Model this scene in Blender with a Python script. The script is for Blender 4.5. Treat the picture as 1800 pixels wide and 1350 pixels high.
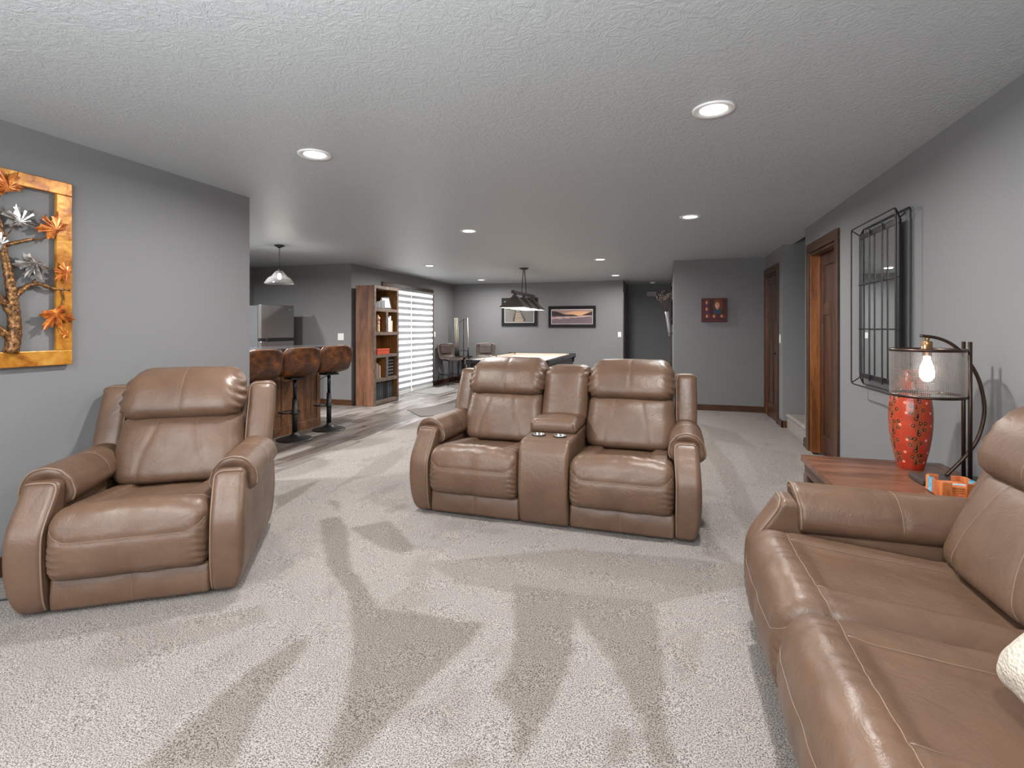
import bpy, bmesh, math, random
import numpy as np
from mathutils import Vector, Matrix
random.seed(7)
for o in list(bpy.data.objects): bpy.data.objects.remove(o)
S = bpy.context.scene
COL = S.collection
PI = math.pi
CEIL = 2.44

# ---------------------------------------------------------------- camera, light, exposure
cam = bpy.data.cameras.new('camera')
cam.sensor_width = 36; cam.lens = 18.0; cam.shift_y = -98/1800; cam.clip_start = .05
co = bpy.data.objects.new('camera', cam); COL.objects.link(co)
co.location = (0, 0, 1.332); co.rotation_euler = (PI/2, 0, math.atan(270/900))
S.camera = co
S.view_settings.view_transform = 'Standard'; S.view_settings.look = 'None'
S.view_settings.gamma = 1; S.view_settings.use_curve_mapping = False
S.view_settings.exposure = 0.0
S.cycles.use_denoising = True
S.cycles.max_bounces = 10; S.cycles.diffuse_bounces = 6; S.cycles.glossy_bounces = 4
S.cycles.transmission_bounces = 6; S.cycles.transparent_max_bounces = 12
S.cycles.sample_clamp_indirect = 6; S.cycles.caustics_reflective = False; S.cycles.caustics_refractive = False
w = bpy.data.worlds.new('world'); S.world = w; w.use_nodes = True
w.node_tree.nodes['Background'].inputs[0].default_value = (.75, .85, 1, 1)
w.node_tree.nodes['Background'].inputs[1].default_value = .6

def light(name, kind, loc, energy, rot=(0,0,0), size=.1, sy=None, color=(1,1,1), spread=None):
    l = bpy.data.lights.new(name, kind); l.energy = energy; l.color = color
    if kind == 'AREA':
        l.size = size
        if sy: l.shape = 'RECTANGLE'; l.size_y = sy
        else: l.shape = 'DISK'
        if spread: l.spread = spread
    else: l.shadow_soft_size = size
    o = bpy.data.objects.new(name, l); COL.objects.link(o); o.location = loc; o.rotation_euler = rot
    return o
CAN_W = 41
# flash bounced off the ceiling; added fill behind the camera; daylight through the sliding door
light('bounced_flash', 'AREA', (-.8, -.65, 1.6), 215, (PI, 0, 0), .8, .8, (.97,.99,1))
light('rear_fill', 'AREA', (-1.2, -1.66, 1.5), 110, (PI/2, 0, 0), 4.2, 1.5, (.95, .975, 1))  # fill light added at the unseen rear window opening
light('door_daylight', 'AREA', (-5.75, 9.72, 1.15), 380, (0, -PI/2, 0), 2.3, 2.1, (.93, .96, 1))

# ---------------------------------------------------------------- helpers
def tag(o, label=None, cat=None, group=None, kind=None):
    if label: o['label'] = label
    if cat: o['category'] = cat
    if group: o['group'] = group
    if kind: o['kind'] = kind
    return o
def empty(name, loc, rz=0, label=None, cat=None, group=None):
    o = bpy.data.objects.new(name, None); COL.objects.link(o); o.empty_display_size = .1
    o.location = loc; o.rotation_euler = (0, 0, rz)
    return tag(o, label, cat, group)
def link(name, me, m=None, parent=None):
    o = bpy.data.objects.new(name, me); COL.objects.link(o)
    if m is not None and not me.materials: me.materials.append(m)
    if parent is not None: o.parent = parent
    return o
def copy_tree(o, parent=None):
    c = o.copy(); COL.objects.link(c)
    if parent is not None: c.parent = parent
    for ch in [x for x in bpy.data.objects if x.parent == o]: copy_tree(ch, c)
    return c

class MB:
    def __init__(s): s.v = []; s.f = []; s.sm = []
    def add(s, vs, fs, smooth=False):
        n = len(s.v); s.v += [tuple(map(float, p)) for p in vs]
        s.f += [tuple(i+n for i in f) for f in fs]; s.sm += [smooth]*len(fs); return s
    def box(s, lo, hi, b=0.0, mat=None):
        x0,y0,z0 = lo; x1,y1,z1 = hi
        if b <= 0:
            vs = [(x,y,z) for z in (z0,z1) for y in (y0,y1) for x in (x0,x1)]
            fs = [(0,2,3,1),(4,5,7,6),(0,1,5,4),(2,6,7,3),(0,4,6,2),(1,3,7,5)]
        else:
            bm = bmesh.new(); bmesh.ops.create_cube(bm, size=1)
            for q in bm.verts:
                q.co = Vector(((x0+x1)/2+q.co.x*(x1-x0), (y0+y1)/2+q.co.y*(y1-y0), (z0+z1)/2+q.co.z*(z1-z0)))
            bmesh.ops.bevel(bm, geom=bm.edges[:], offset=b, segments=2, affect='EDGES', profile=.5)
            bm.verts.index_update()
            vs = [tuple(q.co) for q in bm.verts]; fs = [tuple(q.index for q in f.verts) for f in bm.faces]; bm.free()
        if mat: vs = [tuple(mat @ Vector(p)) for p in vs]
        return s.add(vs, fs)
    def tube(s, pts, r, n=8, closed=False, smooth=True, flat=None):
        P = [Vector(p) for p in pts]; k = len(P); vs = []; up = None
        for i in range(k):
            a = P[(i-1) % k] if (closed or i > 0) else P[i]; b = P[(i+1) % k] if (closed or i < k-1) else P[i]
            t = (b-a).normalized()
            if up is None:
                up = Vector((0,0,1)) if abs(t.z) < .9 else Vector((1,0,0))
            up = (up - t*up.dot(t)); up.normalize(); sd = t.cross(up)
            rr = r[i] if isinstance(r, (list, tuple)) else r
            ra, rb = (rr, rr) if not flat else (rr*flat[0], rr*flat[1])
            for j in range(n):
                an = 2*PI*(j+.5)/n
                vs.append(P[i] + sd*math.cos(an)*ra + up*math.sin(an)*rb)
        fs = []
        for i in range(k if closed else k-1):
            for j in range(n):
                a = i*n+j; b = i*n+(j+1) % n; c = ((i+1) % k)*n+(j+1) % n; d = ((i+1) % k)*n+j
                fs.append((a,b,c,d))
        if not closed: fs += [tuple(range(n))[::-1], tuple((k-1)*n+j for j in range(n))]
        return s.add(vs, fs, smooth)
    def lathe(s, prof, c=(0,0), n=32, smooth=True, a0=0, closed=True):
        vs = []; fs = []
        for (r, z) in prof:
            for j in range(n):
                an = a0+2*PI*j/n; vs.append((c[0]+r*math.cos(an), c[1]+r*math.sin(an), z))
        for i in range(len(prof)-1):
            for j in range(n):
                fs.append((i*n+j, i*n+(j+1) % n, (i+1)*n+(j+1) % n, (i+1)*n+j))
        if closed: fs += [tuple(range(n))[::-1], tuple((len(prof)-1)*n+j for j in range(n))]
        return s.add(vs, fs, smooth)
    def prism(s, poly, z0, z1, axis='z', smooth=False):
        n = len(poly)
        def m(a, b, c): return {'z': (a,b,c), 'x': (c,a,b), 'y': (a,c,b)}[axis]
        vs = [m(a,b,z0) for a,b in poly]+[m(a,b,z1) for a,b in poly]
        fs = [tuple(range(n))[::-1], tuple(range(n,2*n))]+[(i,(i+1) % n,n+(i+1) % n,n+i) for i in range(n)]
        return s.add(vs, fs, smooth)
    def mesh(s, name):
        me = bpy.data.meshes.new(name); me.from_pydata(s.v, [], s.f)
        me.polygons.foreach_set('use_smooth', s.sm)
        bm = bmesh.new(); bm.from_mesh(me); bmesh.ops.recalc_face_normals(bm, faces=bm.faces[:]); bm.to_mesh(me); bm.free()
        return me
    def build(s, name, m, parent=None): return link(name, s.mesh(name), m, parent)

# ---------------------------------------------------------------- materials
def mat(name, col=(.5,.5,.5), rough=.5, metal=0, spec=.5, **k):
    m = bpy.data.materials.new(name); m.use_nodes = True; nt = m.node_tree
    b = nt.nodes['Principled BSDF']
    b.inputs['Base Color'].default_value = (*col, 1); b.inputs['Roughness'].default_value = rough
    b.inputs['Metallic'].default_value = metal; b.inputs['Specular IOR Level'].default_value = spec
    for q, v in k.items(): b.inputs[q.replace('_', ' ')].default_value = v
    return m
def N(m, t, **k):
    n = m.node_tree.nodes.new(t)
    for a, v in k.items():
        if a.startswith('i_'): n.inputs[a[2:].replace('_', ' ')].default_value = v
        else: setattr(n, a, v)
    return n
def L(m, a, b): m.node_tree.links.new(a, b)
def coords(m, scale=(1,1,1), rot=(0,0,0), gen='Object'):
    t = N(m, 'ShaderNodeTexCoord'); mp = N(m, 'ShaderNodeMapping')
    mp.inputs['Scale'].default_value = scale; mp.inputs['Rotation'].default_value = rot
    L(m, t.outputs[gen], mp.inputs[0]); return mp.outputs[0]
def ramp(m, fac, stops):
    r = N(m, 'ShaderNodeValToRGB'); e = r.color_ramp.elements
    e[0].position = stops[0][0]; e[0].color = (*stops[0][1], 1); e[1].position = stops[-1][0]; e[1].color = (*stops[-1][1], 1)
    for p, c in stops[1:-1]:
        q = e.new(p); q.color = (*c, 1)
    L(m, fac, r.inputs[0]); return r.outputs[0]
def bsdf(m): return m.node_tree.nodes['Principled BSDF']
def bump(m, h, strength, dist=.01):
    b = N(m, 'ShaderNodeBump'); b.inputs['Strength'].default_value = strength; b.inputs['Distance'].default_value = dist
    L(m, h, b.inputs['Height']); 
    pb = bsdf(m).inputs['Normal']
    if pb.is_linked: L(m, pb.links[0].from_socket, b.inputs['Normal'])
    L(m, b.outputs[0], pb)
def noise(m, v, scale, detail=3, rough=.5, dist=0):
    n = N(m, 'ShaderNodeTexNoise'); n.inputs['Scale'].default_value = scale; n.inputs['Detail'].default_value = detail
    n.inputs['Roughness'].default_value = rough; n.inputs['Distortion'].default_value = dist
    L(m, v, n.inputs['Vector']); return n.outputs['Fac']
def wood(name, dark, mid, light_, axis='z', rough=.4, scale=1.0, spec=.5, rot=(0,0,0)):
    m = mat(name, mid, rough, spec=spec)
    sc = {'z': (9,9,1.1), 'x': (1.1,9,9), 'y': (9,1.1,9)}[axis]
    v = coords(m, tuple(q*scale for q in sc), rot)
    a = noise(m, v, 1.0, 5, .6, 1.2)
    v2 = coords(m, tuple(q*scale*5 for q in sc), rot)
    b = noise(m, v2, 1.6, 4, .6, .4)
    mx = N(m, 'ShaderNodeMath', operation='MULTIPLY_ADD'); mx.inputs[1].default_value = .35; L(m, b, mx.inputs[0]); 
    ms = N(m, 'ShaderNodeMath', operation='MULTIPLY'); ms.inputs[1].default_value = .65; L(m, a, ms.inputs[0]); L(m, ms.outputs[0], mx.inputs[2])
    c = ramp(m, mx.outputs[0], [(.33, dark), (.48, mid), (.66, light_)])
    L(m, c, bsdf(m).inputs['Base Color'])
    bump(m, b, .08, .004)
    return m
def s2l(r, g, b):
    f = lambda c: (c/255)/12.92 if c/255 <= .04045 else ((c/255+.055)/1.055)**2.4
    return (f(r), f(g), f(b))

def leather(name, c1, c2, rough=.36, vein=True):
    m = mat(name, c1, rough, spec=.5)
    v = coords(m)
    a = noise(m, v, 5, 3, .55, .3)
    L(m, ramp(m, a, [(.3, c2), (.7, c1)]), bsdf(m).inputs['Base Color'])
    g = N(m, 'ShaderNodeTexVoronoi'); g.inputs['Scale'].default_value = 260; L(m, v, g.inputs['Vector'])
    bump(m, g.outputs['Distance'], .12, .0012)
    cr = noise(m, v, 12, 5, .62, 1.8)
    bump(m, cr, .22, .014)
    rr = ramp(m, a, [(.3, (rough+.06,)*3), (.7, (rough-.03,)*3)]); L(m, rr, bsdf(m).inputs['Roughness'])
    return m
LEA = leather('taupe_leather', (.142,.083,.052), (.104,.058,.035), .385)
PIPE = mat('leather_piping', (.20,.130,.088), .45)
PIPED = mat('dark_seam', (.12,.065,.04), .6)
WALL = mat('grey_wall_paint', (.205,.205,.208), .62, spec=.3)
v = coords(WALL); bump(WALL, noise(WALL, v, 90, 3), .05, .002)
CEILM = mat('textured_ceiling_paint', (.495,.525,.54), .40, spec=.5)
v = coords(CEILM, (1,1,1)); n1 = noise(CEILM, v, 15, 6, .62, 3.0); n2 = noise(CEILM, coords(CEILM, (30,30,30)), 2.2, 3, .6, 2.5)
bump(CEILM, n1, .5, .016); bump(CEILM, n2, .4, .006)
TRIM = wood('dark_walnut_trim', (.016,.006,.003), (.052,.020,.008), (.115,.045,.017), 'z', .33)
TRIMH = wood('dark_walnut_trim_long_y', (.016,.006,.003), (.052,.020,.008), (.115,.045,.017), 'y', .33)
TRIMX = wood('dark_walnut_trim_long_x', (.016,.006,.003), (.052,.020,.008), (.115,.045,.017), 'x', .33)
WHITE = mat('white_plastic', (.78,.77,.74), .4)
BLACK = mat('black_metal', (.012,.012,.013), .38)
BRONZE = mat('dark_bronze_metal', (.05,.035,.028), .38, .7)
CHROME = mat('brushed_steel', (.72,.72,.73), .2, 1)

# ---------------------------------------------------------------- setting
def struct(name, mb, m, label=None):
    o = mb.build(name, m); o['kind'] = 'structure'
    if label: o['label'] = label
    return o
T = .12
struct('wall_left', MB().box((-3.50,-1.72,0), (-3.38,3.52,CEIL)), WALL, 'grey wall on the left behind the recliner')
m = MB()   # rear wall behind the camera; window opening added for the fill light
m.box((-3.5,-1.72,0), (1.62,-1.60,.72)).box((-3.5,-1.72,2.28), (1.62,-1.60,CEIL)).box((-3.5,-1.72,.72), (-3.32,-1.6,2.28)).box((.92,-1.72,.72), (1.62,-1.6,2.28))
struct('wall_rear', m, WALL, 'grey wall behind the camera with an added window opening')
m = MB()
m.box((1.49,-1.72,0), (1.62,5.30,CEIL)).box((1.49,6.20,0), (1.62,6.40,CEIL)).box((1.49,5.30,2.16), (1.62,6.20,CEIL))
struct('wall_right', m, WALL, 'grey wall on the right with a doorway')
m = MB().box((1.49,7.55,0), (1.61,7.86,CEIL)).box((1.49,8.74,0), (1.61,8.9,CEIL)).box((1.49,7.86,2.16), (1.61,8.74,CEIL)).box((1.61,7.55,0), (4.2,7.67,3.7))
struct('wall_stair', m, WALL, 'grey wall beyond the stairs holding the narrow closet door')
struct('wall_stair_near', MB().box((1.62,6.28,0), (4.2,6.40,3.7)), WALL)
struct('wall_stair_end', MB().box((4.2,6.28,0), (4.32,7.67,3.7)), WALL)
struct('ceiling_stairwell', MB().box((1.49,6.2,3.7), (4.3,7.7,3.8)).box((1.50,6.28,CEIL+.1),(1.62,7.67,3.7)), WALL)
m = MB().box((.13,8.78,0), (1.49,8.90,CEIL)).box((.13,8.90,0), (.25,13.77,CEIL))
struct('wall_partition', m, WALL, 'grey partition wall with the red portrait')
m = MB().box((-5.27,12.05,0), (-.94,12.17,CEIL)).box((-1.06,12.17,0), (-.94,13.77,CEIL))
struct('wall_back', m, WALL, 'grey back wall behind the pool table')
struct('wall_hall', MB().box((-.94,13.65,0), (.13,13.77,CEIL)), WALL, 'dark end wall of the hallway')
m = MB().box((-5.27,7.6,0), (-5.15,8.74,CEIL)).box((-5.27,10.70,0), (-5.15,12.05,CEIL)).box((-5.27,8.74,2.16), (-5.15,10.70,CEIL))
struct('wall_patio', m, WALL, 'grey wall with the bookcase and sliding door')
m = MB().box((-7.32,7.6,0), (-5.27,7.72,CEIL)).box((-5.27,7.6,0),(-5.15,7.601,.01))
struct('wall_kitchen', m, WALL, 'grey kitchen wall beside the fridge')
struct('wall_kitchen_left', MB().box((-7.32,1.9,0), (-7.2,7.6,CEIL)), WALL)
struct('wall_kitchen_near', MB().box((-7.2,1.9,0), (-3.5,2.02,CEIL)), WALL)
struct('ceiling', MB().box((-7.32,-1.72,CEIL), (1.61,13.77,CEIL+.1)), CEILM, 'grey-white ceiling with brushed knockdown texture')
struct('trim_window_rear', MB().box((-3.40,-1.62,.66),(1.0,-1.58,.72)).box((-3.40,-1.62,2.28),(1.0,-1.58,2.34)).box((-3.40,-1.62,.72),(-3.32,-1.58,2.28)).box((.92,-1.62,.72),(1.0,-1.58,2.28)), TRIMX)  # trim around the added, unseen rear opening

# carpet: fine grid; the direction the pile was vacuumed in is an attribute of the pile
MARKS=[(1,[(-2.27, 2.99), (-2.25, 3.03), (-2.2, 3.09), (-2.11, 3.02), (-1.97, 2.88), (-1.67, 2.46), (-1.29, 2.13), (-1.06, 2.14), (-0.78, 2.15), (-0.79, 1.97), (-0.87, 1.66), (-0.91, 1.33), (-1.0, 1.3), (-1.09, 1.58), (-1.25, 1.85), (-1.52, 2.21), (-1.79, 2.42), (-2.04, 2.69), (-2.22, 2.93)]),
(0.9,[(-1.99, 2.93), (-1.82, 3.12), (-1.7, 3.03), (-1.43, 2.76), (-1.47, 2.68), (-1.67, 2.73), (-1.81, 2.81)]),
(0.8,[(-2.49, 3.35), (-2.38, 3.36), (-2.22, 3.12), (-2.34, 3.23)]),
(0.9,[(-1.24, 1.23), (-1.51, 1.15), (-1.54, 1.59), (-1.5, 1.79), (-1.45, 1.85), (-1.4, 1.74), (-1.37, 1.5)]),
(1,[(-0.75, 2.53), (-0.45, 2.53), (-0.39, 2.27), (-0.37, 2.05), (-0.38, 1.71), (-0.42, 1.54), (-0.45, 1.47), (-0.49, 1.67), (-0.62, 1.77), (-0.58, 1.88), (-0.62, 2.13)]),
(0.9,[(-0.45, 2.53), (-0.05, 2.56), (-0.01, 2.16), (-0.01, 1.84), (0.03, 1.61), (-0.03, 1.59), (-0.09, 1.81), (-0.21, 2.07), (-0.4, 2.34)]),
(0.45,[(-2.31, 1.63), (-2.08, 1.8), (-1.83, 2.0), (-1.72, 1.89), (-1.92, 1.62), (-1.97, 1.53), (-2.04, 1.44), (-2.18, 1.45)]),
(0.6,[(-1.3, 2.62), (-0.52, 3.04), (0.44, 3.12), (0.4, 2.85), (-0.05, 2.54), (-0.73, 2.45), (-1.01, 2.45)]),
(0.8,[(-0.64, 1.41), (-0.56, 1.51), (-0.55, 1.44)]),
(0.7,[(-0.18, 1.55), (-0.17, 1.73), (-0.09, 1.72), (-0.1, 1.61)]),
(1,[(-2.99, 3.32), (-2.92, 3.32), (-2.89, 3.8), (-2.76, 3.39), (-2.7, 3.06), (-2.52, 2.78), (-2.66, 2.97), (-2.77, 3.15)]),
(0.55,[(-2.58, 3.38), (-2.64, 3.81), (-2.73, 4.21), (-2.79, 4.67), (-2.81, 5.13), (-2.57, 4.69), (-2.46, 4.12), (-2.6, 3.85)]),
(0.4,[(-2.26, 3.35), (-2.24, 3.76), (-2.15, 3.93), (-2.11, 3.69), (-2.2, 3.46)]),
(0.6,[(-1.96, 3.28), (-1.88, 3.48), (-1.81, 3.39), (-1.87, 3.23)]),
(0.5,[(0.4, 6.0), (0.46, 4.99), (0.47, 3.96), (0.52, 3.42), (0.61, 3.63), (0.63, 4.32), (0.63, 5.34), (0.52, 6.48)]),
(0.7,[(0.29, 4.22), (0.3, 3.36), (0.39, 3.08), (0.22, 3.17)]),
(0.25,[(0.82, 6.41), (1.32, 6.01), (1.07, 4.91), (0.77, 4.65)]),
(0.5,[(0.42, 7.58), (0.84, 7.09), (0.96, 6.16), (0.58, 6.5)])]
def inpoly(x, y, P):
    c = np.zeros(x.shape, bool); n = len(P)
    for i in range(n):
        x0, y0 = P[i]; x1, y1 = P[(i+1) % n]
        if y0 == y1: continue
        c ^= ((y0 > y) != (y1 > y)) & (x < (x1-x0)*(y-y0)/(y1-y0)+x0)
    return c
def grid_mesh(name, X, Y, Z, attrs=None):
    ny, nx = X.shape
    me = bpy.data.meshes.new(name); nv = nx*ny; nf = (nx-1)*(ny-1)
    me.vertices.add(nv); me.vertices.foreach_set('co', np.stack([X, Y, Z], -1).astype(np.float32).ravel())
    i = np.arange(nv).reshape(ny, nx)
    q = np.stack([i[:-1,:-1], i[:-1,1:], i[1:,1:], i[1:,:-1]], -1).reshape(-1)
    me.loops.add(nf*4); me.loops.foreach_set('vertex_index', q.astype(np.int32))
    me.polygons.add(nf); me.polygons.foreach_set('loop_start', np.arange(0, nf*4, 4, dtype=np.int32))
    me.update(calc_edges=True)
    for k, a in (attrs or {}).items():
        at = me.color_attributes.new(k, 'FLOAT_COLOR', 'POINT')
        buf = np.ones((nv, 4), np.float32); buf[:, :3] = a.reshape(nv, -1); at.data.foreach_set('color', buf.ravel())
    return me
gx = np.arange(-3.38, 1.4901, .0125); gy = np.concatenate([np.arange(.9, 6.5, .0125), [6.5+.06*i for i in range(120)]])
gy = np.concatenate([[-1.6,-.5,.5], gy]); gy = gy[gy < 13.65]
X, Y = np.meshgrid(gx, gy)
wob = .005*np.sin(X*19+Y*9)+.003*np.sin(Y*37-X*23)
pile = np.zeros_like(X)
for wgt, P in MARKS:
    for s_ in (0, .012, -.012):
        pile = np.maximum(pile, 0) + 0
    a = inpoly(X+wob, Y+wob*.7, P).astype(float)*wgt
    pile = np.maximum(pile, a)
for _ in range(2):
    pile[1:-1,1:-1] = (pile[1:-1,1:-1]*2+pile[:-2,1:-1]+pile[2:,1:-1]+pile[1:-1,:-2]+pile[1:-1,2:])/6
keep = np.ones_like(X)
Z = .014+.0015*np.sin(X*13+np.sin(Y*9)*2)*np.sin(Y*11)
CARP = mat('cut_pile_carpet', (.4,.36,.33), .95, spec=.1)
a = N(CARP, 'ShaderNodeAttribute', attribute_name='pile')
v = coords(CARP)
big = noise(CARP, coords(CARP, (1,.55,1), (0,0,.3)), 2.6, 4, .62, .8)
bigr = ramp(CARP, big, [(.55, (0,0,0)), (.62, (.35,.35,.35))])
ad = N(CARP, 'ShaderNodeMix', data_type='RGBA', blend_type='LIGHTEN'); ad.inputs[0].default_value = 1
L(CARP, a.outputs['Color'], ad.inputs[6]); L(CARP, bigr, ad.inputs[7])
mx = N(CARP, 'ShaderNodeMix', data_type='RGBA'); L(CARP, ad.outputs[2], mx.inputs[0])
mx.inputs[6].default_value = (.470,.424,.392,1); mx.inputs[7].default_value = (.325,.283,.252,1)
sp = noise(CARP, v, 210, 2, .75); spr = ramp(CARP, sp, [(.40, (.10,.09,.085)), (.485, (.90,.90,.90)), (.62, (1.4,1.4,1.4))])
mu = N(CARP, 'ShaderNodeMix', data_type='RGBA', blend_type='MULTIPLY'); mu.inputs[0].default_value = .85
L(CARP, mx.outputs[2], mu.inputs[6]); L(CARP, spr, mu.inputs[7]); L(CARP, mu.outputs[2], bsdf(CARP).inputs['Base Color'])
bump(CARP, sp, 1.0, .014); bump(CARP, noise(CARP, v, 40, 3), .35, .01)
fl = link('floor', grid_mesh('floor', X, Y, Z, {'pile': pile[..., None].repeat(3, -1)}), CARP)
tag(fl, 'beige grey cut-pile carpet with vacuum marks', kind='structure')
struct('floor_landing', MB().box((1.49,6.40,-.05), (1.56,7.55,.014)), CARP)
struct('floor_base', MB().box((-7.32,-1.72,-.12), (1.62,13.77,-.02)), mat('slab', (.3,.3,.3), .9))

# vinyl planks, one by one
PLK = mat('grey_brown_vinyl_plank', (.3,.26,.23), .42, spec=.4)
oi = N(PLK, 'ShaderNodeObjectInfo')
v = coords(PLK, (11, 1.3, 1)); cmb = N(PLK, 'ShaderNodeVectorMath', operation='ADD'); L(PLK, v, cmb.inputs[0])
vm = N(PLK, 'ShaderNodeVectorMath', operation='SCALE'); vm.inputs[3].default_value = 37.0
cx = N(PLK, 'ShaderNodeCombineXYZ'); [L(PLK, oi.outputs['Random'], cx.inputs[i]) for i in range(3)]
L(PLK, cx.outputs[0], vm.inputs[0]); L(PLK, vm.outputs[0], cmb.inputs[1])
g1 = noise(PLK, cmb.outputs[0], 1.0, 6, .62, .8)
base = ramp(PLK, oi.outputs['Random'], [(0, (.115,.092,.078)), (.3, (.26,.228,.205)), (.55, (.165,.138,.120)), (1, (.34,.31,.29))])
gr = ramp(PLK, g1, [(.33, (.35,.33,.32)), (.5, (.95,.95,.95)), (.66, (1.4,1.4,1.4))])
mu = N(PLK, 'ShaderNodeMix', data_type='RGBA', blend_type='MULTIPLY'); mu.inputs[0].default_value = 1
L(PLK, base, mu.inputs[6]); L(PLK, gr, mu.inputs[7]); L(PLK, mu.outputs[2], bsdf(PLK).inputs['Base Color'])
bump(PLK, g1, .1, .003)
vf = struct('floor_vinyl', MB().box((-7.2,2.02,-.02), (-3.38,12.05,.004)), mat('plank_joint', (.05,.045,.04), .8), 'grey-brown wood-look vinyl plank floor')
PW, PL = .182, 1.22
pm = MB().box((0,0,0), (PW-.002,PL-.002,.008), .0012).mesh('plank'); pm.materials.append(PLK)
short = {}
row = 0; x = -3.385-PW
while x > -5.9:
    off = random.random()*PL; y = 3.2-off
    while y < 12.02:
        xx, y0, y1 = x, max(y, 3.2), min(y+PL, 12.03)
        if y1 > y0+.03 and not (xx < -5.14 and y1 > 7.55):
            o = link('plank', pm, None, vf); o.location = (xx, y0, .0042); o.scale = (1, (y1-y0)/PL, 1)
        elif y1 > y0+.03 and y0 < 7.5:
            o = link('plank', pm, None, vf); o.location = (xx, y0, .0042); o.scale = (1, (7.58-y0)/PL, 1)
        y += PL
    x -= PW; row += 1
struct('trim_carpet_edge', MB().box((-3.392,3.4,0),(-3.378,12.05,.014)), mat('edge_strip', (.25,.21,.18), .6), 'thin strip where carpet meets vinyl planks')

# baseboards
def bb(name, lo, hi, m, label=None): struct(name, MB().box(lo, hi, .004), m, label)
BH = .105
bb('baseboard_left', (-3.38,-1.6,.004), (-3.364,3.52,BH+.015), TRIMH)
bb('baseboard_right', (1.474,-1.6,.004), (1.49,5.20,BH+.01), TRIMH)
m = MB().box((1.474,6.30,.004), (1.49,6.415,BH+.01), .003).box((1.474,6.40,.004),(1.63,6.415,BH+.01),.003)
struct('baseboard_right_end', m, TRIMH)
struct('baseboard_stair', MB().box((1.474,7.535,.004),(1.49,7.79,BH),.003).box((1.474,7.535,.004),(1.535,7.55,BH),.003), TRIM)
bb('baseboard_partition', (.13,8.764,.004), (1.49,8.78,BH+.005), TRIMX)
bb('baseboard_back', (-5.15,12.034,.0), (-.94,12.05,BH), TRIMX)
bb('baseboard_patio', (-5.15,10.79,.0), (-5.134,12.05,BH), TRIMH)
bb('baseboard_kitchen', (-6.4,7.584,.0), (-5.13,7.6,BH), TRIMX)
bb('baseboard_hall', (.114,8.9,.004), (.13,13.65,BH), TRIMH)

# doors
DW = wood('walnut_door', (.016,.006,.004), (.050,.019,.010), (.115,.043,.017), 'z', .3)
JW = wood('walnut_jamb', (.05,.016,.005), (.20,.066,.016), (.34,.125,.034), 'z', .3)
def door(name, x, y0, y1, z1, depth, label, handle_y):
    """door in a wall lying along y, seen from the -x side; x is the wall face"""
    r = empty(name, (x, (y0+y1)/2, 0), 0, label, None); r['kind'] = 'structure'
    cw = .092
    def P(nm, lo, hi, m_, b=.003, par=r):
        yc = (y0+y1)/2
        return MB().box((lo[0]-x, lo[1]-yc, lo[2]), (hi[0]-x, hi[1]-yc, hi[2]), b).build(nm, m_, par)
    P('casing', (x-.022,y0-cw,0), (x,y0,z1+.005), TRIM); P('casing', (x-.022,y1,0), (x,y1+cw,z1+.005), TRIM)
    P('head_casing', (x-.024,y0-cw,z1+.005), (x,y1+cw,z1+.1), TRIMH)
    P('jamb', (x-.004,y1-.025,0), (x+.125,y1,z1), JW); P('jamb', (x-.004,y0,0), (x+.125,y0+.025,z1), JW)
    P('head_jamb', (x-.004,y0+.025,z1-.025), (x+.125,y1-.025,z1), TRIMH)
    a, b, c, d = y0+.028, y1-.028, x+depth, x+depth+.035
    P('stop', (c-.012,b-.01,0), (c-.001,b+.003,z1-.025), JW, .001)
    leaf = P('door_leaf', (c+.012,a,.015), (d,b,z1-.03), DW, .002)
    st = .105
    for (q0, q1, w0, w1) in [(a,a+st,.015,z1-.03),(b-st,b,.015,z1-.03),(a+st,b-st,z1-.15,z1-.03),(a+st,b-st,.015,.22),(a+st,b-st,z1-.66,z1-.54),((a+b)/2-.045,(a+b)/2+.045,.22,z1-.66)]:
        yc = (y0+y1)/2
        o = MB().box((c-x,q0-yc,w0),(c-x+.013,q1-yc,w1),.002).build('rail', DW, leaf)
    yc = (y0+y1)/2
    hb = MB(); hy = handle_y-yc; hz = .975
    hb.tube([(c-x,hy,hz),(c-x-.008,hy,hz)], .032, 16); hb.tube([(c-x-.005,hy,hz),(c-x-.05,hy,hz)], .010, 8)
    hb.tube([(c-x-.048,hy-.005,hz),(c-x-.048,hy+(.1 if handle_y < yc else -.1),hz-.005)], .009, 8)
    hb.build('door_handle', BLACK, leaf)
    if depth < .05:
        for z in (.25, 1.08, 1.90):
            MB().box((c-x-.014,y1-yc-.032,z-.05),(c-x+.002,y1-yc-.012,z+.05),.002).build('hinge', BLACK, r)
    return r
door('door_1', 1.49, 5.31, 6.19, 2.13, .085, 'dark walnut panel door set back in the right wall', 5.42)
door('door_2', 1.49, 7.87, 8.70, 2.13, .004, 'narrow-looking walnut closet door beside the stairs', 7.96)
# hallway doorways seen edge-on
struct('trim_hall_left', MB().box((-.94,12.05,0),(-.92,12.17,2.16),.003).box((-.94,12.9,0),(-.918,13.0,2.16),.003).box((-.94,12.14,2.07),(-.918,13.0,2.16),.003), TRIM, 'dark casing at the left side of the hallway')
struct('trim_hall_right', MB().box((.108,11.1,0),(.13,11.2,2.2),.003).box((.108,11.1,2.1),(.13,12.2,2.2),.003).box((.108,12.1,0),(.13,12.2,2.2),.003), TRIM, 'dark casing on the right side of the hallway')

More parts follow.
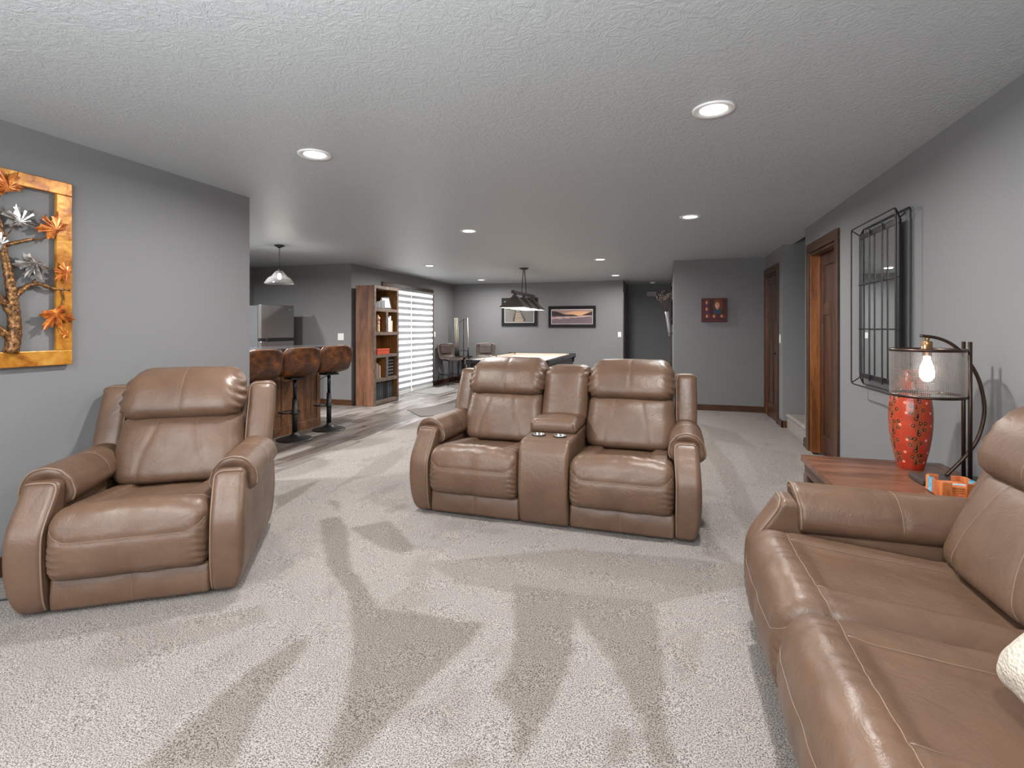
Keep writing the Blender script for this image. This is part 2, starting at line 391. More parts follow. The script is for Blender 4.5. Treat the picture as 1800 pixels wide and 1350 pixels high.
# stairs
st_ = empty('stairs', (1.52,6.975,0), 0, 'carpeted stairs rising to the right beyond the doorway'); st_['kind'] = 'structure'
for i in range(6):
    x0 = .02+.27*i; z1 = .195*(i+1)+.012
    prof = [(x0,0 if i == 0 else z1-.2),(x0,z1-.05)]+[(x0-.012+.03-.03*math.cos(t)-.0,z1-.03+.03*math.sin(t)) for t in np.linspace(-.3,PI/2,6)]+[(x0+.3,z1),(x0+.3,0 if i == 0 else z1-.2)]
    mb = MB().prism(prof, -.57, .57, 'y'); mb.build('stair_step', CARP, st_)

# sliding door with zebra shades
r = empty('door_patio', (-5.15,9.70,0), 0, 'dark-trimmed sliding patio door behind the shades'); r['kind'] = 'structure'
def P(nm, lo, hi, m_, par=r, b=.003, org=(-5.15,9.70,0)):
    return MB().box([lo[i]-org[i] for i in range(3)], [hi[i]-org[i] for i in range(3)], b).build(nm, m_, par)
P('head_casing', (-5.15,8.56,2.13), (-5.118,10.78,2.215), TRIMH)
P('casing', (-5.15,10.69,0), (-5.118,10.78,2.13), TRIM); P('casing', (-5.15,8.66,0), (-5.118,8.75,2.13), TRIM)
P('door_frame', (-5.25,8.76,0), (-5.20,8.82,2.15), WHITE); P('door_frame', (-5.25,9.69,0), (-5.20,9.75,2.15), WHITE); P('door_frame', (-5.25,10.63,0), (-5.20,10.69,2.15), WHITE)
def thin_glass(name, k, col=(.9,.92,.93), rough=.06):
    m = mat(name, col, rough, spec=.8); nt = m.node_tree; x = N(m, 'ShaderNodeMixShader'); t = N(m, 'ShaderNodeBsdfTransparent'); lw = N(m, 'ShaderNodeLayerWeight'); lw.inputs[0].default_value = .35
    mr = N(m, 'ShaderNodeMapRange'); mr.inputs[3].default_value = k; mr.inputs[4].default_value = min(1, k+.75); L(m, lw.outputs['Facing'], mr.inputs[0]); L(m, mr.outputs[0], x.inputs[0])
    L(m, t.outputs[0], x.inputs[1]); L(m, bsdf(m).outputs[0], x.inputs[2]); out = nt.nodes['Material Output']; L(m, x.outputs[0], out.inputs[0]); return m
GL = thin_glass('clear_glass', .04)
P('door_glass', (-5.228,8.82,.05), (-5.222,9.69,2.1), GL, b=0); P('door_glass', (-5.228,9.75,.05), (-5.222,10.63,2.1), GL, b=0)
def fabric(name, col, trans):
    m = bpy.data.materials.new(name); m.use_nodes = True; nt = m.node_tree; nt.nodes.clear()
    out = nt.nodes.new('ShaderNodeOutputMaterial'); d = nt.nodes.new('ShaderNodeBsdfDiffuse'); t = nt.nodes.new('ShaderNodeBsdfTranslucent'); x = nt.nodes.new('ShaderNodeMixShader')
    d.inputs[0].default_value = (*col, 1); t.inputs[0].default_value = (*col, 1); x.inputs[0].default_value = trans
    nt.links.new(d.outputs[0], x.inputs[1]); nt.links.new(t.outputs[0], x.inputs[2]); nt.links.new(x.outputs[0], out.inputs[0]); return m
LB = fabric('white_shade_band', (.85,.85,.85), .55); SB = fabric('grey_shade_band', (.33,.33,.33), .45)
for k, (y0, y1, lab) in enumerate([(8.752,9.655,'striped white and grey zebra shade partly behind the bookcase'), (9.672,10.688,'striped white and grey zebra shade on the far door panel')]):
    yc = (y0+y1)/2
    sh = empty('zebra_shade', (-5.10,yc,0), 0, lab, 'window shade', None)
    MB().box((-.02,y0-yc,2.085),(.05,y1-yc,2.13),.006).build('head_rail', mat('grey_rail', (.2,.2,.2), .5), sh)
    MB().box((-.006,y0-yc,.012),(.012,y1-yc,.074),.004).build('bottom_rail', WHITE, sh)
    lm = MB().box((0,y0-yc,0),(.003,y1-yc,.062)).mesh('light_band'); lm.materials.append(LB)
    sm = MB().box((.0005,y0-yc,0),(.0025,y1-yc,.0635)).mesh('sheer_band'); sm.materials.append(SB)
    for i in range(16):
        o = link('light_band', lm, None, sh); o.location = (0,0,2.085-.062-.1257*i)
        o = link('sheer_band', sm, None, sh); o.location = (0,0,2.085-.1257*(i+1))

# ---------------------------------------------------------------- lights of the room
EM = mat('lit_lens', (1,1,1), .5); bsdf(EM).inputs['Emission Color'].default_value = (1,.98,.95,1); bsdf(EM).inputs['Emission Strength'].default_value = 5
RING = mat('white_trim_ring', (.8,.8,.8), .4)
ringm = MB().lathe([(.066,0),(.068,-.004),(.098,-.010),(.103,-.006),(.103,0)], n=48, closed=False).mesh('trim_ring'); ringm.materials.append(RING)
lensm = MB().lathe([(.0001,-.002),(.067,-.003)], n=40, closed=False).mesh('lens'); lensm.materials.append(EM)
places = [(-5.0,4.9,'added unseen recessed light brightening the kitchen, between bar counter and fridge'),(.232,2.774,'round recessed ceiling light nearest the camera on the right'),(-2.14,2.762,'round recessed ceiling light in front of the left wall corner'),  # first entry: unseen light added to brighten the kitchen
 (.233,5.382,'recessed ceiling light in front of the partition wall'),(-2.147,5.444,'recessed ceiling light over the carpet edge behind the loveseat'),
 (-4.004,8.263,'recessed ceiling light in front of the bookcase'),(-1.009,8.302,'recessed ceiling light to the right of the billiard lamp, nearer one'),
 (-4.045,11.035,'recessed ceiling light near the cue rack corner'),(-1.004,10.893,'recessed ceiling light nearest the hallway opening'),
 (.232,.15,'recessed ceiling light behind the camera on the right'),(-2.14,.15,'recessed ceiling light behind the camera on the left'),
 (-6.3,4.9,'added unseen recessed light brightening the kitchen, over its floor'),(-4.5,3.0,'added unseen recessed light brightening the kitchen, behind the left wall')]  # both are unseen lights added to brighten the kitchen
for x, y, lab in places:
    r = empty('recessed_light', (x, y, CEIL), 0, lab, 'ceiling light', 'recessed ceiling lights')
    link('trim_ring', ringm, None, r); link('lens', lensm, None, r)
    light('downlight', 'AREA', (x, y, CEIL-.014), CAN_W*(2.2 if x < -4.4 and y < 6 else 1), size=.12, color=(1,.985,.965), spread=3.0)  # the added kitchen lights get a boost

# kitchen pendants
CG = thin_glass('ribbed_clear_glass', .03, (.10,.10,.10), .08)
BULB = mat('glowing_bulb', (1,1,1), .3); bsdf(BULB).inputs['Emission Color'].default_value = (1,.9,.78,1); bsdf(BULB).inputs['Emission Strength'].default_value = 14
def pendant(x, y, lab):
    r = empty('pendant_lamp', (x, y, CEIL), 0, lab, 'pendant lamp')
    MB().lathe([(.001,0),(.06,0),(.062,-.012),(.03,-.026),(.012,-.04),(.001,-.042)], n=24).build('canopy', BLACK, r)
    MB().tube([(0,0,-.03),(0,0,-.33)], .004, 6).build('cord', BLACK, r)
    MB().lathe([(.001,-.32),(.022,-.322),(.024,-.36),(.028,-.365),(.028,-.375),(.001,-.376)], n=20).build('socket', BRONZE, r)
    nn = 64; prof = [(.04,-.345),(.055,-.36),(.075,-.385),(.10,-.42),(.128,-.43),(.15,-.455),(.172,-.49),(.186,-.51),(.186,-.514)]
    mb = MB(); vs = []; fs = []
    for q, (rr, z) in enumerate(prof):
        for j in range(nn):
            k = rr*(1+(.015 if j % 2 else 0)*(1 if q < 7 else 0)); an = 2*PI*j/nn
            vs.append((k*math.cos(an), k*math.sin(an), z))
    for i in range(len(prof)-1):
        for j in range(nn): fs.append((i*nn+j, i*nn+(j+1) % nn, (i+1)*nn+(j+1) % nn, (i+1)*nn+j))
    mb.add(vs, fs, True); g = mb.build('glass_shade', CG, r); md = g.modifiers.new('t', 'SOLIDIFY'); md.thickness = .003
    MB().lathe([(.001,-.372),(.012,-.375),(.024,-.405),(.026,-.425),(.018,-.448),(.001,-.456)], n=20).build('bulb', BULB, r)
    light('pendant_glow', 'POINT', (x, y, CEIL-.475), 10, size=.03, color=(1,.95,.88))
pendant(-4.935, 5.65, 'clear glass pendant lamp hanging over the bar counter')
pendant(-4.935, 4.30, 'added clear glass pendant lamp, unseen behind the left wall')  # unseen second pendant, added for more kitchen light

# billiard lamp
r = empty('billiard_lamp', (-2.5,9.1,CEIL), 0, 'bronze three-shade billiard lamp hanging over the pool table', 'hanging lamp')
MB().lathe([(.001,0),(.085,0),(.088,-.012),(.05,-.03),(.001,-.034)], n=8, smooth=False, a0=PI/8).build('canopy', BRONZE, r)
for y in (-.16, .16): MB().tube([(0,y*.25,-.03),(0,y,-.46)], .008, 8).build('rod', BRONZE, r)
MB().box((-.03,-.72,-.51), (.03,.72,-.455), .005).build('bar', BRONZE, r)
SH = mat('bronze_metal_shade', (.075,.06,.052), .45, .5); SHI = mat('white_shade_inside', (.9,.9,.88), .6)
for y in (-.58, 0, .58):
    prof = [(.05,-.53),(.06,-.56),(.07,-.565),(.30,-.735),(.305,-.755)]
    s = MB().lathe([(q*1.0, z) for q, z in prof], (0,y), n=4, smooth=False, a0=PI/4, closed=False).build('lamp_shade', SH, r)
    MB().lathe([(.065,-.575),(.295,-.738),(.30,-.754)], (0,y), n=4, smooth=False, a0=PI/4, closed=False).build('shade_lining', SHI, s)
    MB().lathe([(.001,-.505),(.03,-.505),(.03,-.54),(.001,-.54)], (0,y), n=12).build('socket', BRONZE, r)
    MB().lathe([(.001,-.58),(.02,-.59),(.035,-.64),(.03,-.67),(.001,-.685)], (0,y), n=16).build('bulb', BULB, r)
    light('billiard_glow', 'POINT', (-2.5, 9.1+y, CEIL-.70), 14, size=.04, color=(1,.98,.95))

# ---------------------------------------------------------------- upholstery tool
def wr(P, k, seed):
    """cheap smooth pseudo noise from sines"""
    rs = np.random.RandomState(seed); out = np.zeros(len(P))
    for i in range(5):
        d = rs.normal(size=3); d /= np.linalg.norm(d); ph = rs.rand()*6.28
        out += np.sin(P @ d*k*(1+i*.45)+ph+1.3*np.sin(P[:, (i) % 3]*k*.7+ph))/(1+i*.6)
    return out/2.5
def softbox(lo, hi, r, res):
    lo = np.array(lo, float); hi = np.array(hi, float); ax = []
    for i in range(3):
        Ld = hi[i]-lo[i]; rr = min(r, Ld/2-1e-4); k = 6
        c = rr*(1-np.cos(np.linspace(0, PI/2, k+1)))*1.0
        c = rr*np.linspace(0, 1, k+1)
        n = max(2, int((Ld-2*rr)/res))
        mid = np.linspace(rr, Ld-rr, n+1)
        ax.append(lo[i]+np.concatenate([c[:-1], mid, (Ld-c[:-1])[::-1]]))
    V = []; Fc = []; off = 0
    for a in range(3):
        b, c = (a+1) % 3, (a+2) % 3
        B, C = np.meshgrid(ax[b], ax[c], indexing='ij'); nb, nc = B.shape
        for side in (0, 1):
            p = np.zeros((nb*nc, 3)); p[:, a] = (hi if side else lo)[a]; p[:, b] = B.ravel(); p[:, c] = C.ravel()
            i = np.arange(nb*nc).reshape(nb, nc)+off
            q = np.stack([i[:-1,:-1], i[1:,:-1], i[1:,1:], i[:-1,1:]], -1).reshape(-1, 4)
            if not side: q = q[:, ::-1]
            V.append(p); Fc.append(q); off += nb*nc
    V = np.concatenate(V); Fc = np.concatenate(Fc)
    key = np.round(V, 6); _, idx, inv = np.unique(key, axis=0, return_index=True, return_inverse=True)
    return V[idx], inv.reshape(-1)[Fc]
def project(P, lo, hi, r):
    lo = np.array(lo, float); hi = np.array(hi, float); r_ = np.minimum(r, (hi-lo)/2-1e-4)
    q = np.clip(P, lo+r_, hi-r_); d = P-q
    # scale to keep inside per axis radius
    dn = d/np.maximum(r_, 1e-6); ln = np.linalg.norm(dn, axis=1, keepdims=True); ln[ln == 0] = 1
    n = dn/ln; out = q+n*r_
    nn = n/np.maximum(r_, 1e-6); nn /= np.linalg.norm(nn, axis=1, keepdims=True)
    return out, nn
def densify(pts, step=.01):
    out = []
    for a, b in zip(pts[:-1], pts[1:]):
        a = np.array(a, float); b = np.array(b, float); n = max(1, int(np.linalg.norm(b-a)/step))
        out += [a+(b-a)*i/n for i in range(n)]
    return np.array(out+[np.array(pts[-1], float)])
def smooth_path(P, it=6):
    for _ in range(it): P[1:-1] = (P[1:-1]*2+P[:-2]+P[2:])/4
    return P
CACHE = {}
def soft(key, name, lo, hi, r, res, deform, parent, off=(0,0,0), seams=(), pipes=(), m=None, mirror=False, groove=.0042, gw=.013):
    m = m or LEA
    if key not in CACHE:
        V, Fc = softbox(lo, hi, r, res)
        P, n = project(V, lo, hi, r)
        paths = []
        for rad, pts, sm, up in [(.0017, p, 6, .0006) for p in seams]+[(.0048, p, 8, .002) for p in pipes]:
            D = smooth_path(densify(pts), sm); Q, qn = project(D, lo, hi, r); paths.append((rad, Q, qn, up))
        def full(P, n):
            P = P.copy()
            for rad, Q, qn, up in paths:
                if rad > .004: continue
                d = np.full(len(P), 9.)
                for i in range(0, len(Q), 1): d = np.minimum(d, ((P-Q[i])**2).sum(1))
                P = P - n*(groove*np.exp(-d/gw**2))[:, None]
            return deform(P, n)
        R = full(P, n)
        tubes = []
        for rad, Q, qn, up in paths:
            A = full(Q, qn); B = full(Q+qn*.004, qn); nn = B-A; nn /= np.maximum(np.linalg.norm(nn, axis=1, keepdims=True), 1e-9)
            tubes.append((rad, A+nn*up))
        if mirror:
            R[:, 0] *= -1; Fc = Fc[:, ::-1]
            for t in tubes: t[1][:, 0] *= -1
        me = bpy.data.meshes.new(name); me.from_pydata(R.tolist(), [], Fc.tolist()); me.polygons.foreach_set('use_smooth', [True]*len(Fc))
        me.materials.append(m)
        subs = []
        for rad, T_ in tubes:
            nm = 'piping' if rad > .004 else 'stitched_seam'
            tm = MB().tube(T_.tolist(), rad, 6).mesh(nm); tm.materials.append(PIPE); subs.append((nm, tm))
        CACHE[key] = (me, subs)
    me, subs = CACHE[key]
    o = link(name, me, None, parent); o.location = off
    for nm, tm in subs: link(nm, tm, None, o)
    return o
def sstep(a, b, x):
    t = np.clip((x-a)/(b-a), 0, 1); return t*t*(3-2*t)
TILT = .44
def lean(P, z0=.45, k=TILT): P[:, 1] += np.clip(P[:, 2]-z0, 0, 9)*k

def d_seat(P, n):
    x, y, z = P[:,0].copy(), P[:,1].copy(), P[:,2].copy()
    wf = np.clip((.14-y)/.16, 0, 1)
    P[:,1] -= wf*.045*np.clip(1-((z-.30)/.19)**2, 0, 1)*(1-.35*np.abs(x/.33)**4)
    P[:,2] -= wf*.018*(np.abs(x)/.33)**3*sstep(.3,.45,z)
    top = sstep(.40, .47, z)
    P[:,2] += top*(.020*(1-(x/.34)**2) - .026*sstep(.20,.16,np.abs(x))*sstep(.06,.14,y) - .05*np.clip((y-.1)/.5,0,1) + .012*np.exp(-((y-.03)/.06)**2))
    P[:,0] *= 1-.02*sstep(.2,.12,z)
    # gathers along the two lower corners and at the front top seam
    g = wf*np.exp(-((np.abs(x)-.325)/.05)**2)*np.exp(-((z-.25)/.10)**2)
    P[:,1] += g*.010*np.sin(z*190+2*np.sin(x*40))
    g2 = np.exp(-((y-.055)/.05)**2)*top
    P[:,2] += g2*.0022*np.sin(x*95+1.5*np.sin(x*31))*(.4+.6*np.abs(np.sin(x*7+1)))
    P += n*(.0032*wr(P, 24, 3))[:, None]
    return P
def d_base(P, n):
    x, y, z = P[:,0].copy(), P[:,1].copy(), P[:,2].copy()
    P[:,1] -= np.clip((.1-y)/.1,0,1)*.012*np.sin(np.clip((z-.02)/.15,0,1)*PI)
    P += n*(.0030*wr(P, 26, 5)*1.0)[:, None]; return P
def d_arm(P, n):
    x, y, z = P[:,0].copy(), P[:,1].copy(), P[:,2].copy()
    wf = np.clip((.22-y)/.22, 0, 1)
    P[:,1] -= wf*.040*np.sin(np.clip(z/.60,0,1)**.9*PI)
    P[:,1] += wf*.028*np.clip(1-z/.10,0,1)**2 + wf*.085*sstep(.36,.62,z)
    wo = np.clip((x-.40)/.075,0,1)
    P[:,0] += wo*(.020*np.sin(np.clip(z/.6,0,1)*PI) - .030*np.clip(1-z/.16,0,1)**2 - .012)
    P[:,0] -= np.clip((.40-x)/.07,0,1)*.010*sstep(.35,.58,z)*wf
    wb = np.clip((y-.75)/.2,0,1); P[:,1] -= wb*.06*np.clip(1-z/.3,0,1)
    P += n*(.0016*wr(P, 15, 8))[:, None]; return P
def d_pad(P, n):
    x, y, z = P[:,0].copy(), P[:,1].copy(), P[:,2].copy()
    y0 = .05; t = y-y0
    P[:,1] = np.where(t < .085, y0+t*.45, y-.047)
    P[:,2] -= (.010+.012*np.clip((y-.05)/.6,0,1))*sstep(.5,.62,z)
    P[:,2] -= .028*((x-.40)/.11)**2*sstep(.55,.66,z)
    # front end: rim lip with a sunken lining
    f = sstep(.085,.05,y); P[:,1] += .075*sstep(.5,.05,y); cx_, cz_ = .40, .55
    rr = np.sqrt(((x-cx_)/.085)**2+((z-cz_)/.085)**2)
    P[:,1] += f*.030*np.exp(-(rr/.8)**2)
    P[:,1] -= .02*np.clip((z-.6)/.06,0,1)*sstep(.2,.05,y)
    P[:,0] += .012*np.where(x > .4, 1, -1)*sstep(.60,.50,z)*sstep(.0,.03,np.abs(x-.4))
    fold = sstep(.20,.06,y)
    P += n*(.0020*wr(P*np.array([1,.5,1]), 30, 11))[:, None]
    P += n*(.0030*fold*np.sin(x*110+z*60))[:, None]*.5; return P
def d_lumbar(P, n):
    x, y, z = P[:,0].copy(), P[:,1].copy(), P[:,2].copy()
    wf = np.clip((.68-y)/.14,0,1)
    P[:,1] -= wf*(.045*np.clip(1-(x/.34)**2,0,1)*np.clip(1-((z-.62)/.26)**2,0,1))
    P[:,0] *= 1+.04*np.exp(-((z-.58)/.10)**2)-.05*sstep(.74,.86,z)
    lean(P)
    g = np.exp(-((np.abs(x)-.32)/.06)**2)*sstep(.70,.84,z)
    P += n*(g*.006*np.sin(x*60+z*150))[:, None]
    P += n*(.0045*wr(P, 15, 21))[:, None]; return P
def d_head(P, n):
    x, y, z = P[:,0].copy(), P[:,1].copy(), P[:,2].copy()
    wf = np.clip((.66-y)/.14,0,1)
    P[:,1] -= wf*(.030*np.clip(1-((z-.90)/.15)**2,0,1)*np.clip(1-(x/.36)**4,0,1)+.012)-.028*0
    P[:,1] -= .028; P[:,2] += .012*(1-(x/.33)**2)*sstep(.95,1.06,z)
    P[:,0] *= 1+.035*sstep(1.0,.86,z)-.01
    lean(P)
    ex = np.exp(-((np.abs(x)-.32)/.055)**2)
    P += n*(ex*.008*np.sin(z*120+3*np.abs(x)*30))[:, None]*np.clip(wf+.2,0,1)[:, None]
    P += n*(.0045*wr(P, 17, 33))[:, None]; return P
def d_wing(P, n):
    x, y, z = P[:,0].copy(), P[:,1].copy(), P[:,2].copy()
    wf = np.clip((.76-y)/.10,0,1)
    P[:,1] -= wf*.02*np.clip(1-((x-.40)/.09)**2,0,1)
    lean(P, .45, .46)
    P[:,0] += np.clip((x-.40)/.08,0,1)*(.012*sstep(.5,.95,z)+.008*np.sin(np.clip((z-.35)/.6,0,1)*PI))
    P += n*(.0016*wr(P, 14, 44))[:, None]; return P
def d_back(P, n):
    lean(P, .50, .27); P[:,1] += .02*np.clip(1-(P[:,0]/.5)**2,0,1)*0; return P
def d_console(P, n):
    x, y, z = P[:,0].copy(), P[:,1].copy(), P[:,2].copy()
    wf = np.clip((.2-y)/.2,0,1)
    P[:,1] -= wf*.045*np.sin(np.clip(z/.58,0,1)*PI); P[:,1] += wf*(.02*np.clip(1-z/.1,0,1)**2+.03*sstep(.48,.58,z))
    for cx_ in (-.075, .075):
        d = np.sqrt((x-cx_)**2+(y-.155)**2); P[:,2] -= np.where((z > .52) & (d < .041), .065, 0)*sstep(.042,.037,d)
    P += n*(.001*wr(P, 15, 51))[:, None]; return P
def d_lid(P, n):
    x, y, z = P[:,0].copy(), P[:,1].copy(), P[:,2].copy()
    P[:,2] += .022*np.clip(1-(x/.19)**2,0,1)*np.clip(1-((y-.42)/.22)**2,0,1)*sstep(.58,.65,z)
    ex = np.exp(-((np.abs(x)-.165)/.03)**2)*np.exp(-((y-.24)/.04)**2)
    P += n*(ex*.004*np.sin(x*160+y*120))[:, None]; P += n*(.0018*wr(P, 22, 61))[:, None]; return P
def d_cback(P, n):
    x, y, z = P[:,0].copy(), P[:,1].copy(), P[:,2].copy()
    wf = np.clip((.68-y)/.14,0,1)
    P[:,1] -= wf*.03*np.clip(1-(x/.18)**2,0,1); lean(P)
    ex = np.exp(-((np.abs(x)-.16)/.04)**2)*sstep(.85,1.0,z)
    P += n*(ex*.005*np.sin(z*140))[:, None]; P += n*(.004*wr(P, 18, 71))[:, None]; return P

def seat_unit(root, ox, bk=.03):
    o3 = (ox,0,0); ob = (ox,bk,0)
    lo, hi = (-.328,-.035,.16), (.328,.76,.475)
    soft('seat','seat_cushion',lo,hi,.06,.0105,d_seat,root,o3,
        seams=[[(-.328,-.02,.415),(-.245,-.035,.352),(.245,-.035,.352),(.328,-.02,.415)],
               [(-.328,.10,.44),(-.27,.085,.475),(0,.07,.475),(.27,.085,.475),(.328,.10,.44)],
               [(-.185,.085,.475),(-.185,.7,.475)],[(.185,.085,.475),(.185,.7,.475)]])
    soft('base','base_panel',(-.328,.0,.018),(.328,.30,.172),.02,.016,d_base,root,o3,seams=[[(0,.0,.025),(0,.0,.16)]],groove=.004)
    soft('lumbar','back_cushion',(-.32,.50,.42),(.32,.74,.825),.085,.0115,d_lumbar,root,ob,
        seams=[[(-.09,.52,.86),(-.12,.50,.72),(-.165,.50,.58),(-.185,.50,.43)],[(.09,.52,.86),(.10,.50,.72),(.13,.50,.58),(.18,.50,.43)]])
    soft('head','headrest',(-.325,.49,.768),(.325,.73,1.062),.105,.0105,d_head,root,ob,
        seams=[[(0,.49,.82),(0,.49,.97),(0,.52,1.03),(0,.58,1.058)]])
def arm_unit(root, ox, side):
    mir = side < 0; o3 = (ox,0,0); k = str(side)
    soft('arm'+k,'armrest',(.33,-.01,.012),(.478,.93,.60),.034,.016,d_arm,root,o3,mirror=mir,
        pipes=[[(.468,.0,.59),(.45,-.006,.60),(.36,-.006,.60),(.335,-.004,.58),(.332,-.006,.50),(.332,-.006,.30),(.332,-.006,.03)]])
    soft('pad'+k,'arm_pad',(.295,.05,.455),(.512,.88,.665),.085,.012,d_pad,root,o3,mirror=mir,
        seams=[[(.295,.55,.50),(.32,.55,.64),(.40,.55,.665),(.49,.55,.64),(.512,.55,.50)]],
        pipes=[[(.297,.10,.47),(.297,.10,.58),(.33,.10,.655),(.40,.10,.665),(.47,.10,.655),(.510,.10,.58),(.510,.10,.49)]])
def wing_unit(root, ox, side, bk=.0):
    mir = side < 0; k = str(side)
    soft('wing'+k,'wing',(.325,.66,.33),(.475,.775,.965),.04,.014,d_wing,root,(ox,bk,0),mirror=mir,
        pipes=[[(.335,.66,.50),(.332,.66,.92),(.345,.67,.958),(.40,.67,.965),(.462,.67,.962),(.475,.70,.93)]])
def back_unit(root, half, n, bk=0.):
    soft('back%.2f' % half,'back_shell',(-half,.76,.04),(half,.85,.93),.035,.03,d_back,root,(0,bk,0))

ang = math.radians(33)
R = empty('recliner', (-2.425,1.81,.012), ang, 'taupe leather recliner standing alone by the left wall', 'recliner')
seat_unit(R, 0); arm_unit(R, 0, 1); arm_unit(R, 0, -1); wing_unit(R, 0, 1); wing_unit(R, 0, -1); back_unit(R, .45, 1)

R = empty('loveseat', (-.775,3.315,.012), math.radians(-1.2), 'brown leather reclining loveseat with cup-holder console in the middle of the room', 'sofa')
for ox in (-.5, .5): seat_unit(R, ox)
arm_unit(R, .5, 1); arm_unit(R, -.5, -1); wing_unit(R, .5, 1); wing_unit(R, -.5, -1); back_unit(R, .95, 2)
CN = soft('console','console_body',(-.17,-.01,.012),(.17,.80,.575),.030,.009,d_console,R)
soft('lid','console_lid',(-.172,.25,.565),(.172,.66,.66),.042,.011,d_lid,R)
soft('cback','console_back',(-.178,.49,.57),(.178,.74,1.02),.075,.012,d_cback,R)
for cx_ in (-.075, .075):
    MB().lathe([(.028,.50),(.036,.502),(.039,.56),(.040,.584),(.046,.586),(.047,.583),(.043,.578),(.0385,.578),(.037,.56),(.0345,.506),(.001,.504)], (cx_,.155), n=32, closed=False).build('cup_holder', mat('steel_cup', (.30,.30,.31), .3, .9), CN)

R = empty('sofa', (.390,1.405,.012), -PI/2, 'taupe leather sofa along the right wall in the foreground', 'sofa')
for ox in (-.66, 0, .66): seat_unit(R, ox, .11)
arm_unit(R, .66, 1); arm_unit(R, -.66, -1); wing_unit(R, .66, 1, .05); wing_unit(R, -.66, -1, .05); back_unit(R, 1.11, 3, .05)
#MORE
# ---------------------------------------------------------------- printed pictures (flat print on real surfaces)
def paint(name, w_, h_, nx, ny, fn, axis, org, parent, rough=.5):
    """flat print w_ x h_ lying in the x (axis 'x') or y direction, facing -y or -x"""
    U, V_ = np.meshgrid(np.linspace(0, 1, nx), np.linspace(0, 1, ny))
    C = fn(U, V_)
    A = (U-.5)*w_; B = (V_-.5)*h_; Zr = np.zeros_like(A)
    me = grid_mesh(name, A, Zr, B, {'print': C}) if axis == 'x' else grid_mesh(name, Zr, -A, B, {'print': C})
    if 'print_mat' not in CACHE:
        pm_ = mat('print_ink', (.5,.5,.5), rough, spec=.3); at = N(pm_, 'ShaderNodeAttribute', attribute_name='print'); L(pm_, at.outputs['Color'], bsdf(pm_).inputs['Base Color']); CACHE['print_mat'] = pm_
    o = link(name, me, CACHE['print_mat'], parent); o.location = org; return o
def col3(shape, c): 
    a = np.zeros(shape+(3,)); a[:] = c; return a
def over(C, mask, c, k=1.0):
    mk = np.clip(mask, 0, 1)[..., None]*k; return C*(1-mk)+np.array(c)*mk
def soft_m(d, w_): return np.clip(.5-d/w_, 0, 1)
def fnoise(U, V_, f, seed=0):
    r = np.random.RandomState(seed); o = np.zeros_like(U)
    for i in range(6):
        a, b, c_ = r.normal(size=2)*f*(1+i*.6), r.rand()*6, 1/(1+i*.5); o += np.sin(a[0]*U*6+a[1]*V_*6+b)*c_
    return o/2.5
def frame4(parent, w_, h_, t, d, m, axis, dx=0, name='frame'):
    mb = MB()
    for (a0, a1, b0, b1) in [(-w_/2, w_/2, h_/2-t, h_/2), (-w_/2, w_/2, -h_/2, -h_/2+t), (-w_/2, -w_/2+t, -h_/2+t, h_/2-t), (w_/2-t, w_/2, -h_/2+t, h_/2-t)]:
        mb.box((a0, dx-d, b0), (a1, dx, b1), .003) if axis == 'x' else mb.box((dx-d, a0, b0), (dx, a1, b1), .003)
    return mb.build(name, m, parent)
FRM = mat('black_picture_frame', (.008,.007,.007), .5, spec=.25)
MATB = mat('charcoal_mat_board', (.012,.012,.013), .6, spec=.25)
FIL = mat('white_fillet', (.62,.60,.57), .5)
def pier(U, V_):
    C = col3(U.shape, (.16,.15,.14)); sky = np.clip((V_-.62)/.3, 0, 1)
    C = over(C, sky, (.30,.27,.24)); C = over(C, soft_m(np.abs(V_-.68)-.04+.03*fnoise(U,V_,2,1), .03), (.05,.045,.04))
    C = C*(1+.25*fnoise(U, V_*3, 3, 2))[..., None]
    hw = .035+.22*np.clip(.68-V_, 0, 1)**1.0; cx_ = .44+.10*(.68-V_)
    on = soft_m(np.abs(U-cx_)-hw, .01)*(V_ < .70); pl_ = .75+.25*np.sign(np.sin(60/(.12+np.clip(.72-V_,0,1))))
    C = over(C, on, (.36,.29,.22)); C = np.where((on > .5)[..., None], C*pl_[..., None], C)
    for k in range(5):
        yy = .64-.13*k; 
        for s_ in (-1, 1):
            xx = .44+.10*(.68-yy)+s_*(.05+.24*(.68-yy)); C = over(C, soft_m(np.maximum(np.abs(U-xx)-.012-.005*k, np.abs(V_-yy)-.04-.008*k), .01), (.06,.045,.035))
    return np.clip(C, .01, .8)
def lake(U, V_):
    C = col3(U.shape, (.25,.17,.15)); C = over(C, np.clip((V_-.55)/.3,0,1), (.34,.22,.20)); C = over(C, soft_m(np.sqrt(((U-.72)/.35)**2+((V_-.72)/.16)**2)-1, .8), (.75,.42,.22))
    C = over(C, (V_ < .55)*.9, (.16,.12,.14)); C = over(C, soft_m(np.abs(V_-.48-.18*(U-.5))-.06+.03*fnoise(U,V_,3,3), .06), (.52,.36,.32))
    C = C*(1+.22*fnoise(U*1.5, V_*5, 3, 5))[..., None]
    h1 = .90-.55*U+.05*np.sin(U*14); h2 = .60+1.1*np.clip(U-.74,0,1)
    C = over(C, soft_m(np.maximum(V_-np.minimum(h1,.92), .56-.04*U-V_), .02)*(U < .7), (.035,.022,.025))
    C = over(C, soft_m(np.maximum(V_-h2, .60-.10*(U-.74)-V_), .02)*(U > .72), (.04,.025,.03))
    return np.clip(C, .01, .9)
